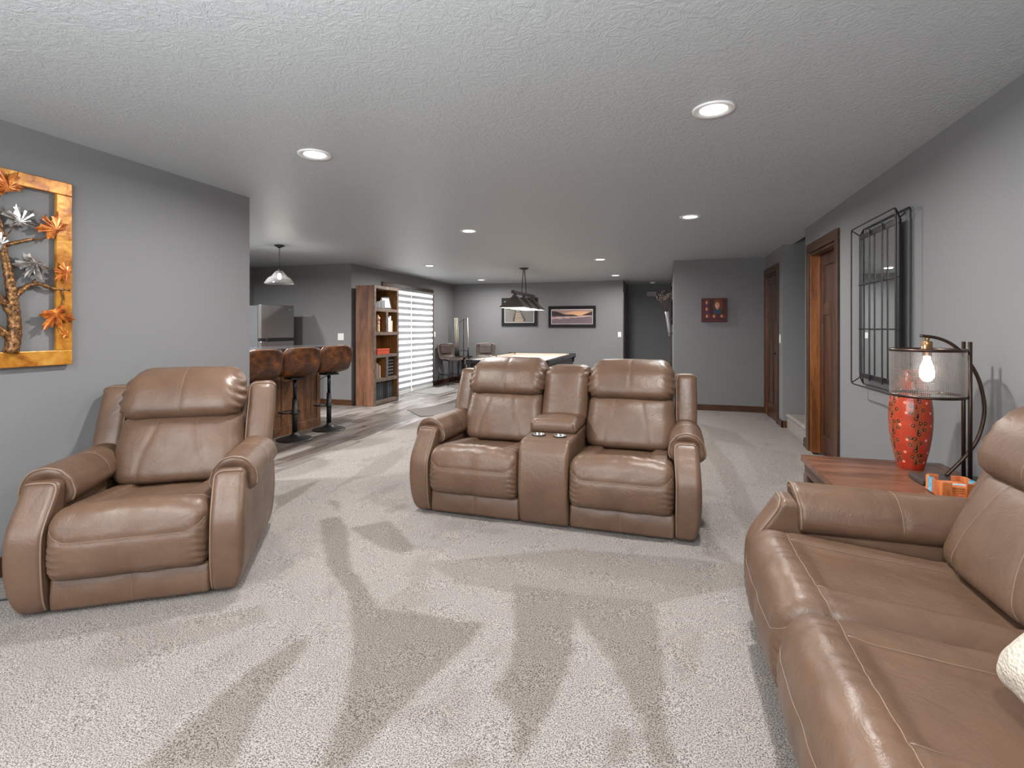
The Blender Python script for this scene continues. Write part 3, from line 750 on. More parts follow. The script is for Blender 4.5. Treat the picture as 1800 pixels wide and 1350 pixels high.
def back_picture(x, z, w_, h_, iw, ih, fn, lab):
    r = empty('framed_picture', (x, 12.05, z), 0, lab, 'picture')
    frame4(r, w_, h_, .022, .03, FRM, 'x', -.002)
    MB().box((-w_/2+.015,-.016,-h_/2+.015),(w_/2-.015,-.006,h_/2-.015)).build('mat_board', MATB, r)
    MB().box((-iw/2-.012,-.020,-ih/2-.012),(iw/2+.012,-.0155,ih/2+.012)).build('fillet', FIL, r)
    paint('print', iw, ih, 150, 80, fn, 'x', (0,-.0208,0), r)
back_picture(-3.425, 1.73, .90, .69, .73, .50, pier, 'black framed photo print of a wooden pier on the back wall, left one')
back_picture(-2.13, 1.605, 1.13, .51, .97, .33, lake, 'wide black framed print of a sunset lake on the back wall')

def kids(U, V_):
    C = col3(U.shape, (.085,.012,.016)); C = over(C, soft_m(np.maximum(np.abs(U-.62)-.30, np.abs(V_-.62)-.30), .03), (.04,.012,.010)); C = C*(1+.15*fnoise(U,V_,2,9))[..., None]
    for cx_, cy_, s_, sh in [(.62,.70,.36,(.02,.05,.08)),(.20,.82,.15,(.06,.03,.12)),(.20,.54,.15,(.05,.02,.11)),(.21,.24,.15,(.02,.015,.02)),(.49,.24,.14,(.06,.02,.03)),(.79,.24,.14,(.02,.015,.02))]:
        C = over(C, soft_m(np.sqrt(((U-cx_-.10*s_)/(.5*s_))**2+((V_-cy_)/(.75*s_))**2)-1, .8), (.19,.045,.012), .8)
        C = over(C, soft_m(np.maximum(np.abs(U-cx_)-.42*s_, np.abs(V_-cy_+.72*s_)-.24*s_-(.10*s_-.25*np.abs(U-cx_))), .01), sh)
        C = over(C, soft_m(np.sqrt(((U-cx_)/(.30*s_))**2+((V_-cy_-.10*s_)/(.42*s_))**2)-1, .12), (.20,.07,.02))
        C = over(C, soft_m(np.sqrt(((U-cx_)/(.25*s_))**2+((V_-cy_+.02*s_)/(.36*s_))**2)-1, .12), (.55,.24,.15))
        C = over(C, soft_m(np.sqrt(((U-cx_+.10*s_)/(.12*s_))**2+((V_-cy_)/(.3*s_))**2)-1, .5), (.68,.38,.27), .6)
        C = over(C, soft_m(np.maximum(np.abs(U-cx_)-.08*s_, np.abs(V_-cy_+.42*s_)-.08*s_), .01), (.55,.26,.18))
        for q in (-.10, .10): C = over(C, soft_m(np.sqrt(((U-cx_-q*s_)/(.035*s_))**2+((V_-cy_-.04*s_)/(.022*s_))**2)-1, .4), (.06,.03,.03), .8)
        C = over(C, soft_m(np.sqrt(((U-cx_)/(.09*s_))**2+((V_-cy_+.20*s_)/(.030*s_))**2)-1, .4), (.75,.45,.4), .7)
    return np.clip(C, .003, .9)
r = empty('portrait_canvas', (.742,8.78,1.622), 0, 'maroon canvas of six small child portraits on the partition wall', 'picture')
MB().box((-.19,-.038,-.19),(.19,-.001,.19),.004).build('canvas', mat('maroon_canvas_edge', (.075,.010,.014), .6), r)
paint('print', .378, .378, 130, 130, kids, 'x', (0,-.0386,0), r)

# ---------------------------------------------------------------- wall art: tree with maple leaves
GOLD = mat('hammered_gold_metal', (.55,.27,.05), .36, .25); v = coords(GOLD)
L(GOLD, ramp(GOLD, noise(GOLD, v, 9, 5, .65, .6), [(.28,(.12,.030,.004)), (.43,(.36,.125,.012)), (.58,(.55,.24,.030)), (.76,(.68,.38,.09))]), bsdf(GOLD).inputs['Base Color']); bump(GOLD, noise(GOLD, v, 30, 3), .3, .006)
COPP = mat('copper_orange_metal', (.5,.14,.02), .33, .3); v = coords(COPP)
L(COPP, ramp(COPP, noise(COPP, v, 26, 4, .6), [(.3,(.09,.02,.006)), (.5,(.50,.13,.02)), (.75,(.85,.36,.08))]), bsdf(COPP).inputs['Base Color'])
SILV = mat('aged_silver_metal', (.45,.44,.42), .3, .85); v = coords(SILV)
L(SILV, ramp(SILV, noise(SILV, v, 26, 4, .6), [(.3,(.08,.06,.05)), (.52,(.42,.40,.38)), (.75,(.75,.74,.72))]), bsdf(SILV).inputs['Base Color'])
BARK = mat('bronze_bark_metal', (.2,.09,.03), .4, .5); v = coords(BARK)
L(BARK, ramp(BARK, noise(BARK, v, 60, 4, .6), [(.35,(.03,.012,.006)), (.55,(.24,.11,.035)), (.75,(.50,.28,.10))]), bsdf(BARK).inputs['Base Color']); bump(BARK, noise(BARK, v, 90, 2), .6, .006)
ART = empty('leaf_wall_art', (-3.38,1.72,1.65), 0, 'gold framed metal wall art of a tree with maple leaves', 'wall art')
ay, az = 1.72, 1.65
def A3(y, z, x=.03): return (x, y-ay, z-az)
mb = MB()
for (y0, y1, z0, z1) in [(1.295,2.145,2.105,2.18),(1.295,2.145,1.12,1.205),(2.062,2.145,1.205,2.105),(1.295,1.378,1.205,2.105)]:
    mb.box((.012,y0-ay,z0-az),(.034,y1-ay,z1-az),.004)
mb.build('frame', GOLD, ART)
def limb(pts, rad, x=.03, name='branch'):
    P_ = densify([A3(y,z,x) for y,z in pts], .012); P_ = smooth_path(P_, 4); n_ = len(P_)
    rr = [rad[0]+(rad[1]-rad[0])*i/(n_-1)+.0018*math.sin(i*1.9)*(rad[0] > .006) for i in range(n_)]
    MB().tube(P_.tolist(), rr, 8).build(name, BARK, ART)
limb([(1.85,1.20),(1.867,1.292),(1.865,1.414),(1.852,1.536),(1.835,1.655),(1.818,1.743),(1.806,1.861),(1.79,1.95)], (.034,.010), name='trunk')
limb([(1.860,1.49),(1.91,1.555),(1.955,1.581),(1.99,1.583),(2.032,1.557),(2.13,1.555)], (.016,.007))
limb([(1.955,1.58),(1.96,1.605)], (.010,.004))
limb([(1.828,1.775),(1.885,1.799),(1.937,1.823),(1.96,1.826)], (.012,.007)); limb([(1.955,1.824),(2.04,1.85)], (.003,.003))
limb([(1.860,1.39),(1.827,1.458),(1.78,1.52),(1.70,1.56),(1.62,1.64)], (.020,.008))
limb([(1.855,1.262),(1.818,1.314),(1.75,1.36),(1.62,1.40)], (.022,.008)); limb([(1.70,1.56),(1.66,1.75),(1.60,1.9)], (.010,.005))
limb([(2.085,1.55),(2.10,1.50),(2.07,1.43)], (.005,.004), .04); limb([(1.79,1.95),(1.80,2.03),(1.83,2.06)], (.004,.003)); limb([(1.82,1.80),(1.87,1.89)], (.003,.003))
HALF = [(.0,1.0),(.07,.80),(.17,.84),(.13,.62),(.19,.46),(.30,.54),(.36,.68),(.47,.60),(.84,.70),(.70,.50),(.80,.40),(.58,.30),(.40,.17),(.54,.13),(.60,.02),(.76,-.16),(.52,-.16),(.46,-.30),(.28,-.20),(.12,-.22),(.02,-.18)]
NOTCH = {4, 12, 19}; TIPS = {0, 8, 15}
def leaf(y, z, size, rot, m, x=.045, tilt=0):
    out = [(a, b, i) for i, (a, b) in enumerate(HALF)]+[(-a, b, i) for i, (a, b) in list(enumerate(HALF))[:0:-1]]
    n_ = len(out); rim = [(a, b, -.02 if i in TIPS else (-.10 if i in NOTCH else -.05)) for a, b, i in out]
    mid = []
    for (a, b, q), (_, _, i) in zip(rim, out):
        mid.append((a*.5, b*.5+.0, .09 if i in TIPS else (-.03 if i in NOTCH else .02)))
    vs = [(0,0,.05)]+mid+rim+[(a, b, q-.05) for a, b, q in rim]+[(0,0,-.03)]
    fs = []
    for i in range(n_):
        j = (i+1) % n_
        fs += [(0,1+i,1+j), (1+i,1+n_+i,1+n_+j,1+j), (1+n_+i,1+2*n_+i,1+2*n_+j,1+n_+j), (1+2*n_+i,1+3*n_,1+2*n_+j)]
    c, s_ = math.cos(rot), math.sin(rot)
    V_ = [(x+q*size*.9+tilt*a*size*.1, (y-ay)+size*(-a*c-b*s_)*1, (z-az)+size*(-a*s_+b*c)) for a, b, q in vs]
    MB().add(V_, fs).build('maple_leaf', m, ART)
D_ = math.radians
leaf(1.83,2.075,.100,D_(25),COPP,.05); leaf(2.05,1.893,.100,D_(45),COPP,.052); leaf(2.105,1.650,.072,D_(75),COPP,.05); leaf(2.045,1.42,.108,D_(200),COPP,.055)
leaf(1.880,1.905,.096,D_(10),SILV,.05); leaf(1.95,1.692,.103,D_(150),SILV,.052); leaf(1.80,1.775,.07,D_(60),SILV,.05); leaf(1.60,1.95,.09,D_(-30),COPP,.05); leaf(1.50,1.72,.09,D_(40),SILV,.05); leaf(1.55,1.42,.09,D_(170),COPP,.05)
leaf(2.112,1.30,.035,D_(90),COPP,.042)

# ---------------------------------------------------------------- side table, vase, lamp, coaster box
TBL = wood('rustic_brown_table_wood', (.045,.018,.010), (.135,.055,.030), (.215,.095,.055), 'x', .3, .8, rot=(0,0,.1))
TBLD = wood('dark_table_apron_wood', (.03,.016,.012), (.075,.042,.032), (.13,.08,.06), 'y', .4)
tx0, tx1, ty0, ty1, tz = .752, 1.43, 2.625, 3.325, .60
R = empty('side_table', ((tx0+tx1)/2,(ty0+ty1)/2,.014), 0, 'brown wooden side table behind the far sofa arm', 'table')
hx, hy = (tx1-tx0)/2, (ty1-ty0)/2; tt = tz-.014
bw = .055
MB().box((-hx+bw+.001,-hy+bw+.001,tt-.032),(hx-bw-.001,hy-bw-.001,tt-.0012),.001).build('tabletop', TBL, R)
fr = [[(-hx,-hy),(hx,-hy),(hx-bw,-hy+bw),(-hx+bw,-hy+bw)],[(hx,-hy),(hx,hy),(hx-bw,hy-bw),(hx-bw,-hy+bw)],[(hx,hy),(-hx,hy),(-hx+bw,hy-bw),(hx-bw,hy-bw)],[(-hx,hy),(-hx,-hy),(-hx+bw,-hy+bw),(-hx+bw,hy-bw)]]
for k, q in enumerate(fr): MB().prism([(a*.9995,b*.9995) for a,b in q], tt-.034, tt).build('top_border', TBL, R)
for k in (0, 1, 2, 3):
    if k == 0: b_ = ((-hx+.015,-hy+.012,tt-.10),(hx-.015,-hy+.032,tt-.034))
    if k == 1: b_ = ((-hx+.015,hy-.032,tt-.10),(hx-.015,hy-.012,tt-.034))
    if k == 2: b_ = ((-hx+.012,-hy+.032,tt-.10),(-hx+.032,hy-.032,tt-.034))
    if k == 3: b_ = ((hx-.032,-hy+.032,tt-.10),(hx-.012,hy-.032,tt-.034))
    MB().box(*b_, .002).build('apron', TBLD, R)
for sx in (-1, 1):
    for sy in (-1, 1):
        x0, y0 = (-hx+.01 if sx < 0 else hx-.07), (-hy+.01 if sy < 0 else hy-.07)
        MB().box((x0,y0,0),(x0+.06,y0+.06,tt-.10),.003).build('leg', TBLD, R)
MB().box((-hx+.03,-hy+.03,.14),(hx-.03,hy-.03,.165),.003).build('shelf', TBL, R)

# vase
prof = [(.0,.600),(.050,.600),(.057,.603),(.066,.640),(.076,.685),(.085,.735),(.0915,.79),(.095,.85),(.0945,.90),(.090,.95),(.081,1.0),(.067,1.045),(.050,1.08),(.040,1.10),(.042,1.11),(.037,1.108),(.034,1.09)]
zz = np.linspace(0, len(prof)-1, 430); pr = np.array(prof)
def cr(p, t):
    i = np.clip(t.astype(int), 0, len(p)-2); f = (t-i)[:, None]; p0 = p[np.clip(i-1,0,len(p)-1)]; p1 = p[i]; p2 = p[i+1]; p3 = p[np.clip(i+2,0,len(p)-1)]
    return .5*((2*p1)+(-p0+p2)*f+(2*p0-5*p1+4*p2-p3)*f**2+(-p0+3*p1-3*p2+p3)*f**3)
c_ = cr(pr, zz); c_[:, 0] = np.maximum(c_[:, 0], 0)
th = np.linspace(0, 2*PI, 400)
TH, RR = np.meshgrid(th, c_[:, 0]); _, ZZ = np.meshgrid(th, c_[:, 1])
Cv = col3(TH.shape, (.34,.026,.010)); Cv = over(Cv, np.clip((ZZ-.62)/.3, 0, 1), (.38,.048,.020)); Cv *= (1+.10*fnoise(TH*.3, ZZ*4, 1.5, 4))[..., None]  # lightened towards the top: lamp glow painted into the glaze colour
rs = np.random.RandomState(5)
SEG = []; RNG = []; DOT = []
for k in range(5):
    t0 = D_(-92+72*k); zc = .625; side = 1
    while zc < 1.04:
        a0 = (t0, zc); 
        for (dt, dz) in [(.40*side,.026),(.16*side,.056),(-.30*side,.040),(.44*side,.056),(-.12*side,.078)]:
            e = (t0+dt*.80+rs.normal()*.02, zc+dz+rs.normal()*.003); SEG.append((a0, e)); RNG.append((e[0], e[1]))
        SEG.append((a0, (t0+.05*side, zc+.085))); zc += .083; side = -side
for k in range(5):
    t0 = D_(-92+36+72*k)
    for q in range(7): DOT.append((t0+.18*math.sin(q*2.3+k), .64+.062*q+.01*math.sin(q*5)))
for t0 in [q[0] for q in RNG]: pass
def dth(a): return (TH-a+PI) % (2*PI)-PI
dark = np.full(TH.shape, 9.); cream = np.full(TH.shape, 9.)
for (a, b) in SEG:
    ax_ = dth(a[0])*RR; ay_ = ZZ-a[1]; bx = (b[0]-a[0])*RR; by = b[1]-a[1]
    t = np.clip((ax_*bx+ay_*by)/(bx**2+by**2+1e-9), 0, 1); d = np.hypot(ax_-t*bx, ay_-t*by)
    ok = np.abs(dth(a[0])) < 1.2; dark = np.where(ok, np.minimum(dark, d-.0013), dark); cream = np.where(ok, np.minimum(cream, d-.0021), cream)
inner = np.full(TH.shape, 9.)
for e in RNG:
    d = np.hypot(dth(e[0])*RR, ZZ-e[1]); ok = np.abs(dth(e[0])) < 1.2
    dark = np.where(ok, np.minimum(dark, np.abs(d-.0078)-.0022), dark); cream = np.where(ok, np.minimum(cream, np.abs(d-.0107)-.0007), cream); inner = np.where(ok, np.minimum(inner, d-.006), inner)
Cv = over(Cv, soft_m(cream, .001), (.42,.17,.06)); Cv = over(Cv, soft_m(inner, .001), (.42,.07,.03)); Cv = over(Cv, soft_m(dark, .001), (.018,.012,.010))
for e in DOT:
    d = np.hypot(dth(e[0])*RR, ZZ-e[1]); ok = np.abs(dth(e[0])) < 1.2
    Cv = over(Cv, soft_m(d-.0065, .002)*ok, (.72,.30,.20)); Cv = over(Cv, soft_m(d-.002, .001)*ok, (.5,.08,.03))
me = grid_mesh('vase', RR*np.cos(TH), RR*np.sin(TH), ZZ-.6, {'glaze': Cv})
me.polygons.foreach_set('use_smooth', [True]*len(me.polygons))
VM = mat('glazed_red_ceramic', (.5,.06,.02), .16, spec=.6); at = N(VM, 'ShaderNodeAttribute', attribute_name='glaze'); L(VM, at.outputs['Color'], bsdf(VM).inputs['Base Color'])
vz = link('vase', me, VM); vz.location = (1.233,3.18,.601)
tag(vz, 'tall red-orange ceramic vase with black curling branches on the side table', 'vase')

# lamp
ly = 2.945
LMP = empty('table_lamp', (1.285,ly,.601), 0, 'bronze arc table lamp with wire mesh shade and lit bulb', 'lamp')
def Lp(x, z, y=0): return (x-1.285, y, z-.601)
BRZ = mat('rubbed_bronze', (.055,.034,.026), .34, .75)
BRA = mat('antique_brass', (.30,.17,.08), .3, .9)
MB().box(Lp(1.145,.602,-.115), Lp(1.425,.624,.035), .003).build('base_plate', mat('dark_brown_base', (.045,.035,.032), .45), LMP)
for dy in (-.030, .026): MB().tube([Lp(1.367,.62,dy), Lp(1.367,1.268,dy)], .0085, 10).build('pole', BRZ, LMP)
arc = densify([Lp(*q) for q in [(1.285,.626),(1.37,.731),(1.417,.814),(1.442,.95),(1.417,1.096),(1.37,1.189),(1.325,1.25),(1.256,1.291),(1.183,1.296)]], .01)
arc = smooth_path(arc, 30)
MB().tube(arc.tolist(), .0085, 8, flat=(1.15,.9)).build('arc_arm', BRZ, LMP)
MB().tube([Lp(1.33,1.215,-.03), Lp(1.375,1.215,.028)], .004, 6).build('clamp_pin', BRA, LMP)
sx = 1.209-1.285
MB().lathe([(.001,.688),(.008,.687),(.011,.680),(.008,.672),(.008,.668),(.021,.668),(.022,.664),(.022,.630),(.028,.629),(.028,.624),(.020,.623),(.020,.600),(.001,.599)], (sx,0), n=24).build('socket', BRA, LMP)
MB().lathe([(.001,.598),(.013,.597),(.016,.575),(.026,.545),(.031,.518),(.028,.495),(.017,.478),(.001,.472)], (sx,0), n=24).build('bulb', BULB, LMP)
light('lamp_glow', 'POINT', (1.209, ly, .601+.53), 58, size=.028, color=(1,.88,.76))
SR, sz0, sz1 = .146, .402, .632
for nm, z0 in (('top_rim', sz1-.012), ('bottom_rim', sz0)):
    MB().lathe([(SR-.001,z0),(SR+.002,z0),(SR+.002,z0+.013),(SR-.001,z0+.013),(SR-.001,z0)], (sx,0), n=72, closed=False).build(nm, BRZ, LMP)
mb = MB(); wv = .00062
for i in range(128):
    a = 2*PI*i/128; c, s_ = math.cos(a), math.sin(a); ca, sa = -s_*wv, c*wv
    q = []
    for rr, t in ((SR-wv,-1),(SR-wv,1),(SR+wv,1),(SR+wv,-1)):
        q.append((sx+rr*c+ca*t, rr*s_+sa*t))
    vs = [(x_,y_,sz0) for x_,y_ in q]+[(x_,y_,sz1) for x_,y_ in q]
    mb.add(vs, [(0,1,5,4),(1,2,6,5),(2,3,7,6),(3,0,4,7)])
for i in range(1, 31):
    z0 = sz0+(sz1-sz0)*i/31
    mb.lathe([(SR-wv,z0-wv),(SR+wv,z0-wv),(SR+wv,z0+wv),(SR-wv,z0+wv),(SR-wv,z0-wv)], (sx,0), n=64, smooth=False, closed=False)
mesh_o = mb.build('shade_mesh', mat('silver_wire_mesh', (.30,.27,.25), .4, .6), LMP)
for k in range(3):
    a = 2*PI*k/3+.3; MB().tube([(sx+.02*math.cos(a),.02*math.sin(a),.626),(sx+SR*math.cos(a),SR*math.sin(a),.624)], .0015, 6).build('spider_arm', BRZ, LMP)

# coaster box
CW_ = wood('orange_cedar', (.28,.06,.015), (.52,.15,.045), (.68,.27,.10), 'z', .35, 2)
RES = mat('turquoise_resin', (.05,.38,.55), .15); v = coords(RES); L(RES, ramp(RES, noise(RES, v, 60, 3, .6, 1), [(.35,(.01,.13,.30)),(.55,(.06,.42,.60)),(.75,(.55,.75,.80))]), bsdf(RES).inputs['Base Color'])
CB = empty('coaster_box', (1.205,2.712,.601), D_(-2), 'orange wooden coaster box with turquoise resin inlay on the side table', 'box')
MB().box((-.072,-.068,0),(.072,.068,.008),.001).build('bottom', CW_, CB)
oct_l = [(-.076,-.052),(-.060,-.068),(-.025,-.068),(-.025,-.060),(-.056,-.060),(-.068,-.048),(-.068,.048),(-.056,.060),(-.025,.060),(-.025,.068),(-.060,.068),(-.076,.052)]
MB().prism(oct_l, .006, .068).build('side_wall', CW_, CB)
MB().prism([(-a,b) for a,b in oct_l][::-1], .006, .068).build('side_wall', CW_, CB)
MB().box((-.0775,-.012,.006),(-.067,.022,.0685)).build('resin_inlay', RES, CB); MB().box((.067,-.022,.006),(.0775,.012,.0685)).build('resin_inlay', RES, CB)
for k in range(4):
    c = MB().box((-.050,-.050,.009+k*.010),(.050,.050,.0175+k*.010),.0008).build('coaster', CW_, None); c.location = (1.205,2.712,.601); c.rotation_euler.z = D_(-2+k)
    tag(c, ['orange wooden coaster at the bottom of the box','second wooden coaster from the bottom of the box','third wooden coaster in the box','top wooden coaster in the box, with a pale blue resin stripe'][k], 'coaster', 'coasters stacked in the box')
    if k == 3: MB().box((-.0505,-.020,.0475),(.0505,.006,.0481)).build('resin_stripe', mat('pale_blue_resin', (.35,.55,.65), .2), c)

# ---------------------------------------------------------------- mirror
MR = empty('wall_mirror', (1.49,4.215,1.50), 0, 'rectangular mirror in a black double wire frame on the right wall', 'mirror')
BW = mat('black_wire', (.018,.017,.017), .35, .4)
def rr_rect(x, y0, y1, z0, z1, rad=.03):
    P_ = []
    for cy_, cz_, a0 in [(y1-rad,z1-rad,0),(y0+rad,z1-rad,PI/2),(y0+rad,z0+rad,PI),(y1-rad,z0+rad,1.5*PI)]:
        for k in range(6): a = a0+PI/2*k/5; P_.append((x, cy_+rad*math.cos(a), cz_+rad*math.sin(a)))
    return P_
yo, yh, zh = 0, .405, .60
MB().tube(rr_rect(-.092,-yh,yh,-zh,zh), .0052, 8, closed=True).build('outer_wire', BW, MR)
MB().tube(rr_rect(-.014,-yh,yh,-zh,zh), .0052, 8, closed=True).build('back_wire', BW, MR)
for sy in (-1, 1):
    for sz in (-1, 1):
        MB().tube([(-.092,sy*(yh-.004),sz*(zh-.005)),(-.050,sy*(yh-.055),sz*(zh-.055))], .0045, 6).tube([(-.014,sy*(yh-.004),sz*(zh-.005)),(-.050,sy*(yh-.055),sz*(zh-.055))], .0045, 6).build('corner_strut', BW, MR)
my, mz = .352, .545
for (y0,y1,z0,z1) in [(-my,my,mz-.035,mz),(-my,my,-mz,-mz+.035),(-my,-my+.03,-mz+.035,mz-.035),(my-.03,my,-mz+.035,mz-.035)]:
    MB().box((-.056,y0,z0),(-.046,y1,z1),.002).build('frame_rail', BW, MR)
MB().box((-.0455,-my+.005,-mz+.005),(-.038,my-.005,mz-.005)).build('mirror_backing', BW, MR)
MB().box((-.0485,-my+.028,-mz+.033),(-.0458,my-.028,mz-.033)).build('mirror_glass', mat('mirror_silver', (.86,.88,.87), .01, 1), MR)
for yb in (-.115, .115): MB().box((-.070,yb-.005,-mz-.01),(-.060,yb+.005,mz+.01),.002).build('vertical_bar', BW, MR)
for zb in (-.175, .165): MB().box((-.0605,-my-.004,zb-.005),(-.0535,my+.004,zb+.005),.002).build('cross_bar', BW, MR)

# ---------------------------------------------------------------- bar counter, stools, fridge
ISW = wood('stained_island_wood', (.045,.018,.008), (.15,.062,.024), (.27,.125,.055), 'z', .38)
GRN = mat('dark_granite', (.05,.05,.052), .12, spec=.6); v = coords(GRN); L(GRN, ramp(GRN, noise(GRN, v, 120, 3, .7), [(.4,(.02,.02,.022)),(.6,(.09,.09,.095)),(.75,(.28,.28,.29))]), bsdf(GRN).inputs['Base Color'])
IS = empty('bar_counter', (-4.65,5.0,.004), 0, 'wood-panelled bar counter base behind the stools', 'counter')
MB().box((-.15,-1.9,0),(.13,.93,1.062),.003).build('bar_wall', ISW, IS)
for y0 in (-1.9,-1.2,-.5,.20): MB().box((.13,y0+.01,.12),(.142,y0+.69,1.0),.003).build('panel', ISW, IS)
for y0 in (-1.21,-.51,.19,.855): MB().box((.13,y0,.0),(.150,y0+.07,1.06),.003).build('stile', ISW, IS)
MB().box((.13,-1.9,0),(.152,.93,.12),.003).build('toe_board', ISW, IS)
for y0 in (-.60,.875):
    MB().prism([(.13,.78),(.17,.78),(.185,.90),(.24,.98),(.36,1.02),(.36,1.06),(.13,1.06)], y0, y0+.05, 'y').build('corbel', ISW, IS)
CT = MB().box((-.18,-1.95,0),(.49,1.06,.034),.006).build('countertop', GRN, None); CT.location = (-4.65,5.0,1.067); tag(CT, 'dark speckled stone top of the bar counter', 'countertop')
MB().box((-.80,-1.9,0),(-.15,.90,.87),.003).build('lower_cabinet', ISW, IS)
MB().box((-.83,-1.92,.87),(-.15,.92,.90),.004).build('lower_counter', GRN, IS)

ST = leather('cognac_stool_leather', (.20,.066,.014), (.060,.018,.006), .30)
L(ST, ramp(ST, noise(ST, coords(ST), 9, 5, .7, .1), [(.36,(.028,.010,.005)),(.52,(.085,.027,.008)),(.70,(.24,.080,.015))]), bsdf(ST).inputs['Base Color'])
def shell_mesh(name, m, W_=.225, zs=.765, zt=1.095, thick=.03, dip=.02):
    nu, nv = 22, 30; U = np.linspace(-1, 1, nu); vs = []
    pts = densify([(-.205,zs-.025),(-.17,zs-.002),(0,zs-.012),(.10,zs-.004),(.165,zs+.035),(.200,zs+.10),(.225,zs+.2),(.24,zt)], .01); pts = smooth_path(pts, 10)
    idx = np.linspace(0, len(pts)-1, nv); pts = np.stack([np.interp(idx, np.arange(len(pts)), pts[:, k]) for k in (0,1)], 1)
    for j in range(nv):
        y, z = pts[j]; t = j/(nv-1)
        wd = W_*(1-.10*math.exp(-((t-.5)/.2)**2))
        rc = .0
        if t > .86: wd *= 1-.16*((t-.86)/.14)**2.5
        if t < .10: wd *= 1-.14*((.10-t)/.10)**2
        for u in U:
            cu = abs(u)**2.4
            back = 1/(1+math.exp(-(t-.56)*24)); seat = 1-back
            vs.append((u*wd, y-cu*.055*back, z+cu*(.030*seat)-(.015*cu if t > .95 else 0)))
    fs = [(j*nu+i, j*nu+i+1, (j+1)*nu+i+1, (j+1)*nu+i) for j in range(nv-1) for i in range(nu-1)]
    me = bpy.data.meshes.new(name); me.from_pydata(vs, [], fs); me.polygons.foreach_set('use_smooth', [True]*len(fs)); me.materials.append(m)
    edge = [vs[i] for i in range(nu)]+[vs[j*nu+nu-1] for j in range(1,nv)]+[vs[(nv-1)*nu+i] for i in range(nu-2,-1,-1)]+[vs[j*nu] for j in range(nv-2,0,-1)]
    return me, edge
me, edge = shell_mesh('seat_shell', ST)
STL = empty('bar_stool', (-4.205,5.71,.013), D_(-113), 'cognac leather bar stool at the far end of the counter, rightmost', 'stool', 'bar stools along the counter')
o = link('seat_shell', me, None, STL); md = o.modifiers.new('t', 'SOLIDIFY'); md.thickness = .034; md.offset = 0; md2 = o.modifiers.new('b','BEVEL'); md2.width = .008; md2.segments = 2; md2.limit_method = 'ANGLE'
eo = MB().tube(edge, .0045, 6, closed=True).build('piping', mat('tan_piping', (.30,.13,.05), .5), o)
MB().lathe([(.001,0),(.205,0),(.206,.006),(.19,.014),(.11,.030),(.05,.055),(.034,.075),(.032,.09),(.001,.09)], n=48).build('base_disc', BLACK, STL)
MB().tube([(0,0,.08),(0,0,.48)], .030, 20).build('column', BLACK, STL)
MB().tube([(0,0,.48),(0,0,.735)], .021, 16).build('gas_lift', mat('dark_blue_black_steel', (.02,.025,.035), .25, .6), STL)
MB().box((-.09,-.09,.715),(.09,.09,.738),.004).build('seat_plate', BLACK, STL)
fp = [(.03*math.cos(a),.03*math.sin(a),.31) for a in (PI*.5,)]
pts = smooth_path(densify([(-.02,-.02,.31),(-.11,-.05,.31),(-.125,-.20,.31),(0,-.245,.31),(.125,-.20,.31),(.11,-.05,.31),(.02,-.02,.31)], .02), 8)
MB().tube(pts.tolist(), .009, 8).tube([(0,0,.295),(0,0,.325)], .036, 20).build('foot_rest', BLACK, STL)
MB().tube([(.02,.0,.70),(.10,.04,.69),(.19,.07,.655)], .005, 6).build('lever', BLACK, STL)
for loc, rz, lab in [((-4.215,5.08,.013), -113, 'cognac leather bar stool in the middle of the three'), ((-4.215,4.44,.013), -108, 'cognac leather bar stool nearest the left wall, partly hidden')]:
    c = copy_tree(STL); c.location = loc; c.rotation_euler.z = D_(rz); c['label'] = lab

# fridge
FR = empty('fridge', (-5.95,6.79,.004), 0, 'stainless steel fridge with a top freezer behind the bar counter', 'fridge')
SS = mat('stainless_steel', (.30,.29,.285), .32, .85); DG = mat('fridge_grey_side', (.10,.105,.11), .5); 
MB().box((-.72,-.36,.03),(-.075,.36,1.68),.006).build('body', DG, FR)
MB().box((-.068,-.365,1.165),(0,.365,1.70),.012).build('freezer_door', SS, FR)
MB().box((-.068,-.365,.06),(0,.365,1.125),.012).build('fridge_door', SS, FR)
MB().box((-.06,-.355,1.125),(-.012,.355,1.165)).prism([(-.02,-.27),(.006,-.24),(.006,.30),(-.02,.33)], 1.128, 1.172).build('handle_recess', BLACK, FR)
MB().box((-.60,-.34,0),(-.10,.34,.03)).build('foot_plinth', BLACK, FR)
lg = MB().lathe([(.001,.001),(.022,.001),(.022,.003),(.001,.003)], n=24).mesh('emblem'); lg.materials.append(CHROME)
o = link('emblem', lg, None, FR); o.rotation_euler = (0,PI/2,0); o.location = (0,.255,1.635)
for k, ch in enumerate('LG'):
    cu = bpy.data.curves.new('letter', 'FONT'); cu.body = ch; cu.size = .042; cu.extrude = .001
    t_ = bpy.data.objects.new('letter', cu); bpy.context.scene.collection.objects.link(t_)
    dg = bpy.context.evaluated_depsgraph_get(); me = bpy.data.meshes.new_from_object(t_.evaluated_get(dg)); bpy.data.objects.remove(t_)
    o = link('letter', me, CHROME, FR); o.rotation_euler = (PI/2,0,PI/2); o.location = (.002,.285+k*.025,1.620)

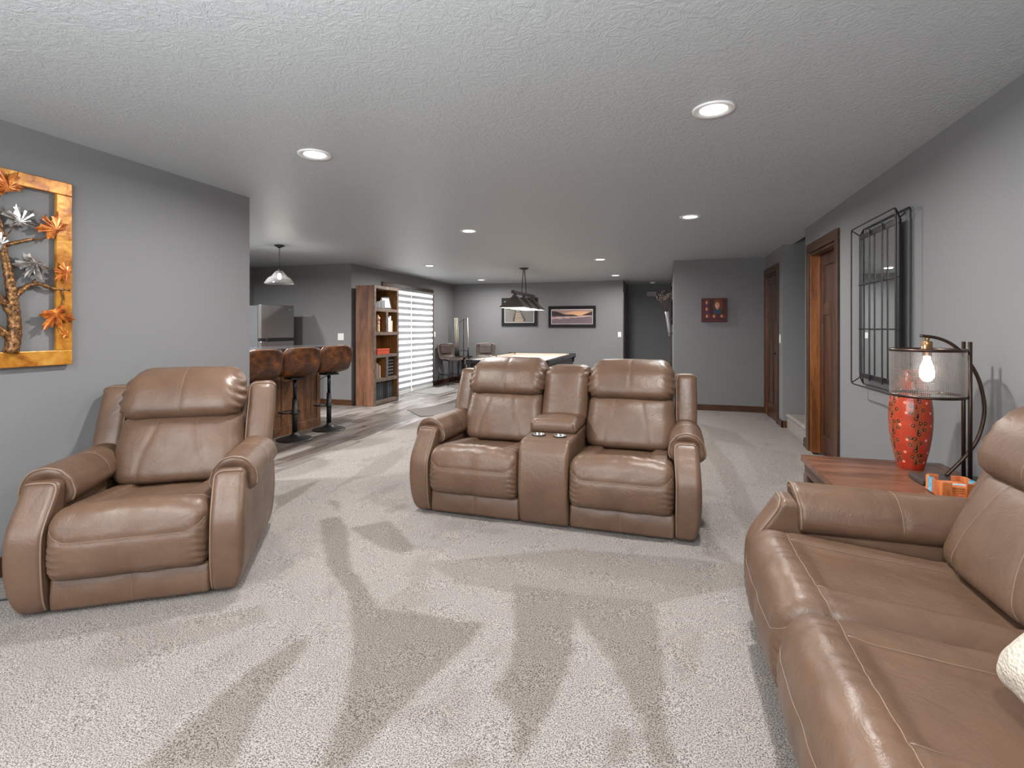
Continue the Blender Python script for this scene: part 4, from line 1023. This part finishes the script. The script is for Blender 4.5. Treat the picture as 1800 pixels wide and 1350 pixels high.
# ---------------------------------------------------------------- bookcase and its contents
BK = wood('knotty_brown_wood', (.06,.022,.012), (.20,.088,.045), (.31,.15,.085), 'z', .5, .7)
BKF = wood('greyed_brown_face_wood', (.055,.038,.030), (.125,.088,.070), (.20,.15,.12), 'x', .55)
BKI = wood('amber_back_wood', (.07,.026,.005), (.22,.090,.016), (.32,.145,.032), 'z', .5)
bx0, bx1, by0, by1 = -5.05, -4.69, 7.582, 8.405
B = empty('bookcase', (bx0,by0,.012), 0, 'tall open bookcase of knotty brown wood', 'bookcase')
def Q(nm, lo, hi, m_, b=.003): return MB().box((lo[0]-bx0,lo[1]-by0,lo[2]-.012),(hi[0]-bx0,hi[1]-by0,hi[2]-.012),b).build(nm, m_, B)
Q('side_panel', (bx0,by0,.012),(bx1-.022,by0+.035,2.06), BK); Q('side_panel', (bx0,by1-.035,.012),(bx1-.022,by1,2.06), BK)
Q('back_panel', (bx0,by0+.035,.03),(bx0+.012,by1-.035,2.04), BKI)
Q('stile', (bx1-.022,by0,.012),(bx1,by0+.055,2.062), BKF); Q('stile', (bx1-.022,by1-.055,.012),(bx1,by1,2.062), BKF)
SHF = [(.03,.085),(.41,.47),(.825,.875),(1.21,1.265),(1.62,1.672),(2.01,2.062)]
for z0, z1 in SHF: Q('shelf', (bx0+.012,by0+.036,z0),(bx1-.002,by1-.036,z1), BKF if 0 else BKF)
for i in (1, 3):
    Q('divider', (bx0+.014,7.972,SHF[i][1]),(bx1-.03,8.032,SHF[i+1][0]), BKI, .002); Q('divider_face', (bx1-.0295,7.968,SHF[i][1]),(bx1-.004,8.036,SHF[i+1][0]), BKF, .002)
for i in range(5): Q('inner_lining', (bx0+.013,by1-.041,SHF[i][1]),(bx1-.023,by1-.0355,SHF[i+1][0]), BKI, .001)
fx = bx1-.05
def bbox(nm, lo, hi, m_, lab, cat, group=None, b=.002, rot=None):
    c = [(lo[i]+hi[i])/2 for i in (0,1)]+[lo[2]]
    o = MB().box([lo[i]-c[i] for i in range(3)],[hi[i]-c[i] for i in range(3)],b).build(nm, m_, None); o.location = c
    if rot: o.rotation_euler = rot
    return tag(o, lab, cat, group)
# bottom row: black binders
z0 = .4725*0+.0855; yy = 7.648
tones = [(.012,.013,.016),(.03,.035,.042),(.022,.026,.032),(.035,.04,.05),(.03,.034,.04),(.005,.005,.006),(.006,.006,.007),(.04,.045,.05),(.035,.038,.044),(.02,.025,.035)]
for k, t in enumerate(tones):
    wd = [.055,.07,.07,.075,.06,.065,.07,.07,.07,.05][k]; h_ = [.29,.30,.30,.305,.30,.31,.29,.30,.305,.30][k]
    r_ = empty('binder', (-4.86,yy+wd/2,z0), 0, '%s dark binder on the bottom shelf, %s' % (['upright','dark blue-black','slate'][k % 3], ['first from the left','second from the left','third from the left','fourth from the left','fifth from the left','fifth from the right','fourth from the right','third from the right','second from the right','first from the right'][k]), 'binder', 'dark binders on the bottom shelf')
    MB().box((-.13,-wd/2+.001,0),(.10,wd/2-.001,h_),.004).build('cover', mat('binder_cover', t, .4), r_)
    MB().box((.1,-wd*.25,.09),(.1015,wd*.25,.20)).build('spine_label', mat('spine_label', tuple(q*1.8+.01 for q in t), .5), r_)
    yy += wd+.0015
# row 4
cols = [(.22,.13,.10),(.30,.19,.15),(.16,.10,.08),(.42,.33,.27)]
for k in range(4):
    o = bbox('book', (-4.95,7.69+.040*k,.4715),(-4.73,7.727+.040*k,.4715+.27-.02*k), mat('book_cover', cols[k], .6), '%s hardback book leaning on the fourth shelf' % ['maroon-brown','rosy tan','dark brown','pale cream-edged'][k], 'book', 'books leaning on the fourth shelf', rot=None)
R_ = empty('dice_rack', (-4.86,8.235,.4715), 0, 'black rack with rows of silver dots on the right of the fourth shelf', 'rack')
MB().box((-.12,-.135,0),(.10,.11,.335),.004).build('case', BLACK, R_)
mb = MB()
for i in range(5):
    for j in range(4): mb.box((.1,-.105+j*.052,.045+i*.058),(.106,-.089+j*.052,.058+i*.058),.001)
mb.build('silver_studs', mat('silver_studs', (.75,.78,.82), .3), R_)
# row 3: red box
R_ = empty('keepsake_box', (-4.815,7.915,.8765), 0, 'flat red lidded box on the third shelf', 'box'); RD = mat('red_lacquer', (.50,.075,.035), .45)
MB().box((-.10,-.20,0),(.10,.20,.07),.004).build('tray', RD, R_); MB().box((-.104,-.204,.0705),(.104,.204,.096),.004).build('lid', RD, R_)
# row 2
R_ = empty('animal_figurine', (-4.752,7.80,1.2665), D_(10), 'painted cat-like figurine on a cream pedestal on the second shelf', 'figurine')
MB().lathe([(.001,0),(.034,0),(.032,.02),(.026,.05),(.028,.10),(.024,.13),(.001,.135)], n=20).build('pedestal', mat('cream_ceramic', (.62,.47,.28), .5), R_)
MB().lathe([(.001,.13),(.022,.132),(.03,.155),(.026,.18),(.02,.19),(.030,.205),(.038,.225),(.034,.25),(.018,.266),(.001,.27)], n=20).build('body', mat('painted_pink_white', (.62,.33,.26), .5), R_)
for s_ in (-1, 1): MB().lathe([(.012,.255),(.006,.29),(.001,.30)], (.0,s_*.022), n=8).build('ear', mat('yellow_ear', (.6,.38,.12), .5), R_)
for k in range(3): MB().box((.028,-.018+.012*k,.21+.012*(k % 2)),(.040,-.010+.012*k,.22+.012*(k % 2)),.001).build('painted_spot', mat('dark_spot', (.05,.02,.02), .5), R_)
for k, (y0, wd, h_, c, lab) in enumerate([(8.115,.05,.26,(.58,.57,.62),'white-lilac book on the second shelf right, leftmost'),(8.168,.045,.285,(.72,.70,.64),'tall white book on the second shelf right, middle'),(8.217,.05,.20,(.66,.50,.34),'short cream book on the second shelf right, rightmost')]):
    o = bbox('book', (-4.95,y0,1.2665),(-4.74,y0+wd,1.2665+h_), mat('book_cover', c, .55), lab, 'book', 'light books on the second shelf')
# row 1
for k in range(3):
    r_ = empty('photo_stand', (-4.77,7.755+.105*k,1.6735), D_(-25), 'small silver-edged glass frame on the top shelf, %s' % ['leftmost of three','middle of three','right of three'][k], 'frame', 'small glass frames on the top shelf')
    MB().box((-.03,-.030,0),(.03,.030,.012),.002).build('foot', BLACK, r_)
    MB().box((-.006,-.045,.012),(.004,.045,.10+.025*k),.001).build('pane', mat('smoky_pane', (.25,.25,.26), .15), r_)
    MB().box((.004,-.045,.012),(.008,-.038,.105+.025*k)).box((.004,.038,.012),(.008,.045,.105+.025*k)).build('edge_strip', CHROME, r_)
r_ = empty('tilted_photo', (-4.81,8.215,1.679), D_(-20), 'black photo frame with a cream mat leaning on the top shelf', 'frame')
tl = Matrix.Rotation(D_(-18), 4, 'Y')
MB().box((-.012,-.10,0),(0,.10,.235),.002,tl).build('frame', BLACK, r_); MB().box((0,-.075,.025),(.002,.075,.205),0,tl).build('mat_card', mat('cream_card', (.62,.58,.50), .6), r_)
MB().box((-.09,-.01,0),(-.01,.01,.006)).build('strut', BLACK, r_)

# ---------------------------------------------------------------- pool table
FELT = mat('tan_felt', (.62,.50,.42), .9); RAIL = mat('black_rail', (.018,.018,.020), .28); PW_ = mat('dark_cabinet', (.03,.015,.012), .35)
PT = empty('pool_table', (-2.49,9.22,.014), 0, 'pool table with tan felt and black rails behind the loveseat', 'pool table')
hw_, hl_, th_ = .71, 1.32, .795
MB().box((-hw_+.12,-hl_+.12,th_-.055),(hw_-.12,hl_-.12,th_-.035)).build('bed_cloth', FELT, PT)
for sx in (-1, 1):
    for a, b in ((-hl_+.13,-.06),(.06,hl_-.13)):
        xa, xb = sorted((sx*hw_, sx*(hw_-.10))); MB().box((xa,a,th_-.06),(xb,b,th_),.01).build('side_rail', RAIL, PT)
        xa, xb = sorted((sx*(hw_-.10), sx*(hw_-.145))); MB().box((xa,a+.02,th_-.045),(xb,b-.02,th_-.002),.012).build('cushion', FELT, PT)
for sy in (-1, 1):
    ya, yb = sorted((sy*hl_, sy*(hl_-.10))); MB().box((-hw_+.13,ya,th_-.06),(hw_-.13,yb,th_),.01).build('end_rail', RAIL, PT)
    ya, yb = sorted((sy*(hl_-.10), sy*(hl_-.145))); MB().box((-hw_+.15,ya,th_-.045),(hw_-.15,yb,th_-.002),.012).build('cushion', FELT, PT)
    for sx in (-1, 1):
        MB().prism([(sx*(hw_+.004),sy*(hl_-.135)),(sx*(hw_+.004),sy*(hl_-.03)),(sx*(hw_-.03),sy*(hl_+.004)),(sx*(hw_-.135),sy*(hl_+.004)),(sx*(hw_-.135),sy*(hl_-.06)),(sx*(hw_-.085),sy*(hl_-.085)),(sx*(hw_-.06),sy*(hl_-.135))], th_-.075, th_+.006).build('corner_cap', RAIL, PT)
        MB().lathe([(.055,th_-.04),(.058,th_-.10),(.048,th_-.17),(.001,th_-.19)], (sx*(hw_-.075),sy*(hl_-.075)), n=14).build('pocket_net', BLACK, PT)
for sx in (-1, 1):
    xa, xb = sorted((sx*(hw_+.003), sx*(hw_-.09))); MB().box((xa,-.058,th_-.07),(xb,.058,th_+.005),.008).build('pocket_cap', RAIL, PT)
MB().box((-hw_+.05,-hl_+.05,th_-.30),(hw_-.05,hl_-.05,th_-.06),.01).build('cabinet', PW_, PT)
for sx in (-1, 1):
    for sy in (-1, 1): MB().lathe([(.06,0),(.065,.02),(.05,.06),(.075,.18),(.085,.3),(.07,.42),(.08,.495)], (sx*(hw_-.19),sy*(hl_-.24)), n=16).build('leg', PW_, PT)

# counter-height chairs by the cue rack
CH = leather('dark_brown_chair_leather', (.075,.048,.040), (.040,.025,.021), .42)
me, edge = shell_mesh('seat_shell', CH, .235, .60, .965)
C1 = empty('pub_chair', (-4.80,11.02,.013), D_(60), 'dark brown leather pub chair with metal legs left of the cue rack', 'chair', 'pub chairs by the cue rack')
o = link('seat_shell', me, None, C1); md = o.modifiers.new('t', 'SOLIDIFY'); md.thickness = .04; md.offset = 0
MB().tube(edge, .005, 6, closed=True).build('piping', mat('grey_tan_piping', (.30,.22,.19), .5), o)
soft('pubpad', 'back_pad', (-.15,.155,.72), (.15,.195,.93), .018, .02, lambda P, n: (lean(P, .72, .12), P)[1], C1, m=CH)
for sx in (-1, 1):
    for sy in (-1, 1): MB().tube([(sx*.15,sy*.14,.575),(sx*.23,sy*.21,0)], .010, 6).build('leg', BLACK, C1)
q = [(sx*.198,sy*.183,.24) for sx, sy in ((-1,-1),(1,-1),(1,1),(-1,1))]
MB().tube(q, .007, 6, closed=True).build('foot_rail', BLACK, C1); MB().box((-.16,-.15,.565),(.16,.15,.58),.003).build('seat_plate', BLACK, C1)
c = copy_tree(C1); c.location = (-4.08,11.35,.013); c.rotation_euler.z = D_(12); c['label'] = 'dark brown leather pub chair facing the room right of the cue rack'

# cue rack with cues
DKW = mat('espresso_wood', (.03,.014,.010), .35)
CRK = empty('cue_rack', (-4.72,11.62,.008), 0, 'dark floor-standing cue rack with a centre post in the back corner', 'rack')
MB().lathe([(.001,0),(.22,0),(.225,.02),(.21,.045),(.001,.05)], n=24).build('base', DKW, CRK)
for a in (.6, 2.2, 3.8, 5.3): MB().lathe([(.018,.05),(.026,.15),(.02,.3),(.028,.45),(.02,.62)], (.13*math.cos(a),.13*math.sin(a)), n=10).build('post', DKW, CRK)
MB().tube([(0,0,.05),(0,0,1.56)], .011, 8).build('centre_post', BLACK, CRK)
MB().lathe([(.001,.62),(.22,.62),(.225,.635),(.22,.65),(.001,.65)], n=24).build('tray', DKW, CRK)
MB().tube([(.10*math.cos(t),.09*math.sin(t),.78) for t in np.linspace(0,2*PI,24)[:-1]], .007, 6, closed=True).build('ball_ring', BLACK, CRK)
for s_ in (-1, 1): MB().tube([(s_*.10,0,.65),(s_*.10,0,.78)], .006, 6).build('ring_support', BLACK, CRK)
MB().tube([(-.13,-.02,1.46),(0,0,1.53),(.10,.0,1.53)], .006, 6).build('cue_arm', BLACK, CRK)
for k, (dx, dy) in enumerate([(-.20,-.03),(-.155,-.05),(-.145,.02),(.135,-.02)]):
    cu = empty('pool_cue', (-4.72+dx,11.62+dy,.061), 0, 'pool cue with pale shaft in the rack, %s' % ['furthest left','second from the left, in front','second from the left, behind','on the right'][k], 'pool cue', 'cues standing in the rack')
    cu.location.z = .66
    MB().tube([(0,0,0),(0,0,.20)], [.0155,.0135], 10).build('butt', BLACK, cu)
    MB().tube([(0,0,.2005),(-.02 if k < 3 else -.02,0,.925)], [.013,.0085], 10).build('shaft', mat('maple_shaft', [(.72,.66,.60),(.70,.58,.40),(.62,.50,.38),(.72,.60,.50)][k], .35), cu)
    cu.location.z = .661

# mats
for nm, P_, lab, c in [('floor_mat', [(-3.99,7.42),(-3.49,6.90),(-2.9,7.4),(-3.0,8.1),(-3.5,8.3)], 'grey floor mat on the planks just behind the loveseat', (.16,.142,.128)), ('floor_mat', [(-4.94,9.42),(-4.36,9.34),(-4.30,9.98),(-4.42,10.38),(-4.95,10.42)], 'pale grey door mat in front of the sliding door', (.26,.25,.24))]:
    cx_, cy_ = sum(a for a,b in P_)/len(P_), sum(b for a,b in P_)/len(P_)
    z_ = .0125 if P_[0][0] < -4 else .0165
    o = MB().prism([(a-cx_,b-cy_) for a,b in P_], 0, .006).build(nm, mat('mat_fabric', c, .9), None); o.location = (cx_,cy_,z_)
    tag(o, lab, 'mat')

# ---------------------------------------------------------------- switches, outlets, vent, detector, chime
def plate(nm, loc, axis, w_, h_, lab, cat, n=1, kind='switch'):
    r_ = empty(nm, loc, 0, lab, cat)
    rot = {'-y': 0, '-x': -PI/2, '+x': PI/2}[axis]; r_.rotation_euler.z = rot
    MB().box((-w_/2,-.007,-h_/2),(w_/2,-.0005,h_/2),.002).build('cover_plate', WHITE, r_)
    for k in range(n):
        xo = (k-(n-1)/2)*.046
        if kind == 'switch': MB().box((xo-.016,-.010,-.033),(xo+.016,-.0065,.033),.0015).build('rocker', WHITE, r_)
        else:
            for zz_ in (-.02,.02): MB().box((xo-.014,-.0095,zz_-.014),(xo+.014,-.0065,zz_+.014),.002).build('socket_face', WHITE, r_)
plate('light_switch', (-5.355,7.6,1.185), '-y', .118, .118, 'double white light switch on the kitchen wall beside the bookcase', 'switch', 2)
plate('light_switch', (-1.02,12.05,1.187), '-y', .075, .12, 'white light switch on the back wall beside the hallway', 'switch')
plate('light_switch', (-5.15,10.895,1.19), '+x', .075, .12, 'white light switch just right of the sliding door', 'switch')
plate('wall_outlet', (-5.15,11.18,.335), '+x', .072, .118, 'white wall outlet low beside the pub chair', 'outlet', 1, 'outlet')
plate('light_switch', (1.49,7.70,1.19), '-x', .075, .12, 'white light switch beside the closet door', 'switch')
plate('light_switch', (-3.38,3.30,1.185), '+x', .118, .118, 'white light switch on the left wall, seen in the mirror', 'switch', 2) if 0 else None
r_ = empty('door_chime', (-.345,13.65,2.215), 0, 'pale rectangular chime box high on the hallway end wall', 'chime')
MB().box((-.12,-.045,-.065),(.12,-.002,.065),.012).build('cover', mat('beige_plastic', (.42,.41,.37), .5), r_); MB().box((-.10,-.047,-.045),(.10,-.0445,-.035)).build('grille', mat('beige_grille', (.25,.25,.22), .5), r_)
r_ = empty('smoke_detector', (-.29,12.75,CEIL), 0, 'white round smoke detector on the hallway ceiling', 'smoke detector')
MB().lathe([(.001,-.001),(.072,-.001),(.075,-.012),(.06,-.034),(.03,-.040),(.001,-.041)], n=28).build('body', WHITE, r_); MB().lathe([(.066,-.02),(.070,-.022),(.066,-.025)], n=28, closed=False).build('vent_ring', mat('grey_plastic', (.35,.35,.35), .5), r_)
r_ = empty('ceiling_vent', (-4.93,10.42,CEIL), 0, 'white ceiling vent near the sliding door', 'vent')
frame4(r_, .36, .16, .02, .006, WHITE, 'x')
for ch in list(bpy.data.objects):
    if ch.parent == r_: ch.rotation_euler.x = PI/2; ch.location.z = -.001
for k in range(8): MB().box((-.16,-.062+.0165*k,-.008),(.16,-.053+.0165*k,-.002),0).build('louvre', WHITE, r_)
r_.rotation_euler.z = PI/2

# hallway wall sconce with twigs, dark frame
WS = empty('wall_vase', (.128,10.0,1.38), 0, 'pale tall wall vase holding berry twigs at the hallway corner', 'vase')
GV = mat('pale_frosted_glass', (.40,.38,.40), .3)
MB().tube([(-.055,0,-.19),(-.075,0,.0),(-.105,0,.26)], [.020,.026,.034], 14).build('tube_vase', GV, WS)
MB().box((-.075,-.02,-.16),(-.001,.02,-.13),.003).box((-.11,-.02,.12),(-.001,.02,.145),.003).build('bracket', BLACK, WS)
tw = mat('twig_brown', (.12,.06,.04), .7); be = mat('dried_berries', (.80,.52,.42), .7)
for k in range(7):
    a = -.15+.05*k; p0 = (-.10,0,.22); p1 = (-.13+a*.4-.02,.02*(k % 3-1),.40+.02*k); p2 = (-.17+a*.8,.05*(k % 3-1),.56+.025*(k % 4))
    MB().tube([p0,p1,p2], .0025, 5).build('twig', tw, WS)
    mb = MB()
    for j in range(9):
        t = .25+.75*j/8; x_ = p1[0]+(p2[0]-p1[0])*t+random.uniform(-.02,.02); z_ = p1[2]+(p2[2]-p1[2])*t+random.uniform(-.02,.02); y_ = p1[1]+(p2[1]-p1[1])*t+random.uniform(-.02,.02)
        mb.lathe([(.001,z_-.007),(.007,z_),(.001,z_+.007)], (x_,y_), n=6)
    mb.build('berries', be, WS)
r_ = empty('hall_picture', (.13,10.55,1.64), 0, 'dark picture on the hallway side wall seen edge-on', 'picture')
frame4(r_, .50, .48, .03, .025, FRM, 'y', -.002); MB().box((-.016,-.235,-.225),(-.004,.235,.225)).build('print', MATB, r_)

# pillow on the sofa
BOU = mat('cream_boucle', (.58,.52,.44), .95, spec=.1); v = coords(BOU); vo = N(BOU, 'ShaderNodeTexVoronoi'); vo.inputs['Scale'].default_value = 130; L(BOU, v, vo.inputs['Vector']); bump(BOU, vo.outputs['Distance'], .6, .006)
def d_pil(P, n):
    x, y, z = P[:,0].copy(), P[:,1].copy(), P[:,2].copy()
    k = np.clip(1-(x/.23)**2,0,1)**.5*np.clip(1-(z/.23)**2,0,1)**.5
    P[:,1] = y*(.25+1.25*k); c_ = 1-.06*np.cos(x*PI/.46)*(np.abs(z)/.22)**2; P[:,2] = z*c_; P[:,0] = x*(1-.06*np.cos(z*PI/.46)*(np.abs(x)/.22)**2)
    P += n*(.003*wr(P, 60, 2))[:, None]; return P
PIL = empty('throw_pillow', (.90,1.25,.672), 0, 'cream boucle throw pillow on the sofa at the right edge', 'pillow')
PIL.rotation_euler = (D_(-38), D_(8), D_(-78))
soft('pillow', 'pillow_cover', (-.22,-.075,-.22), (.22,.075,.22), .06, .012, d_pil, PIL, m=BOU)
# power cord by the left wall
cd_ = MB().tube(smooth_path(densify([(-3.36,1.30,.022),(-3.20,1.55,.022),(-3.02,1.70,.022),(-2.99,1.72,.022)], .03), 5).tolist(), .004, 6).build('power_cord', BLACK)
tag(cd_, 'black power cord on the carpet beside the recliner', 'cord')
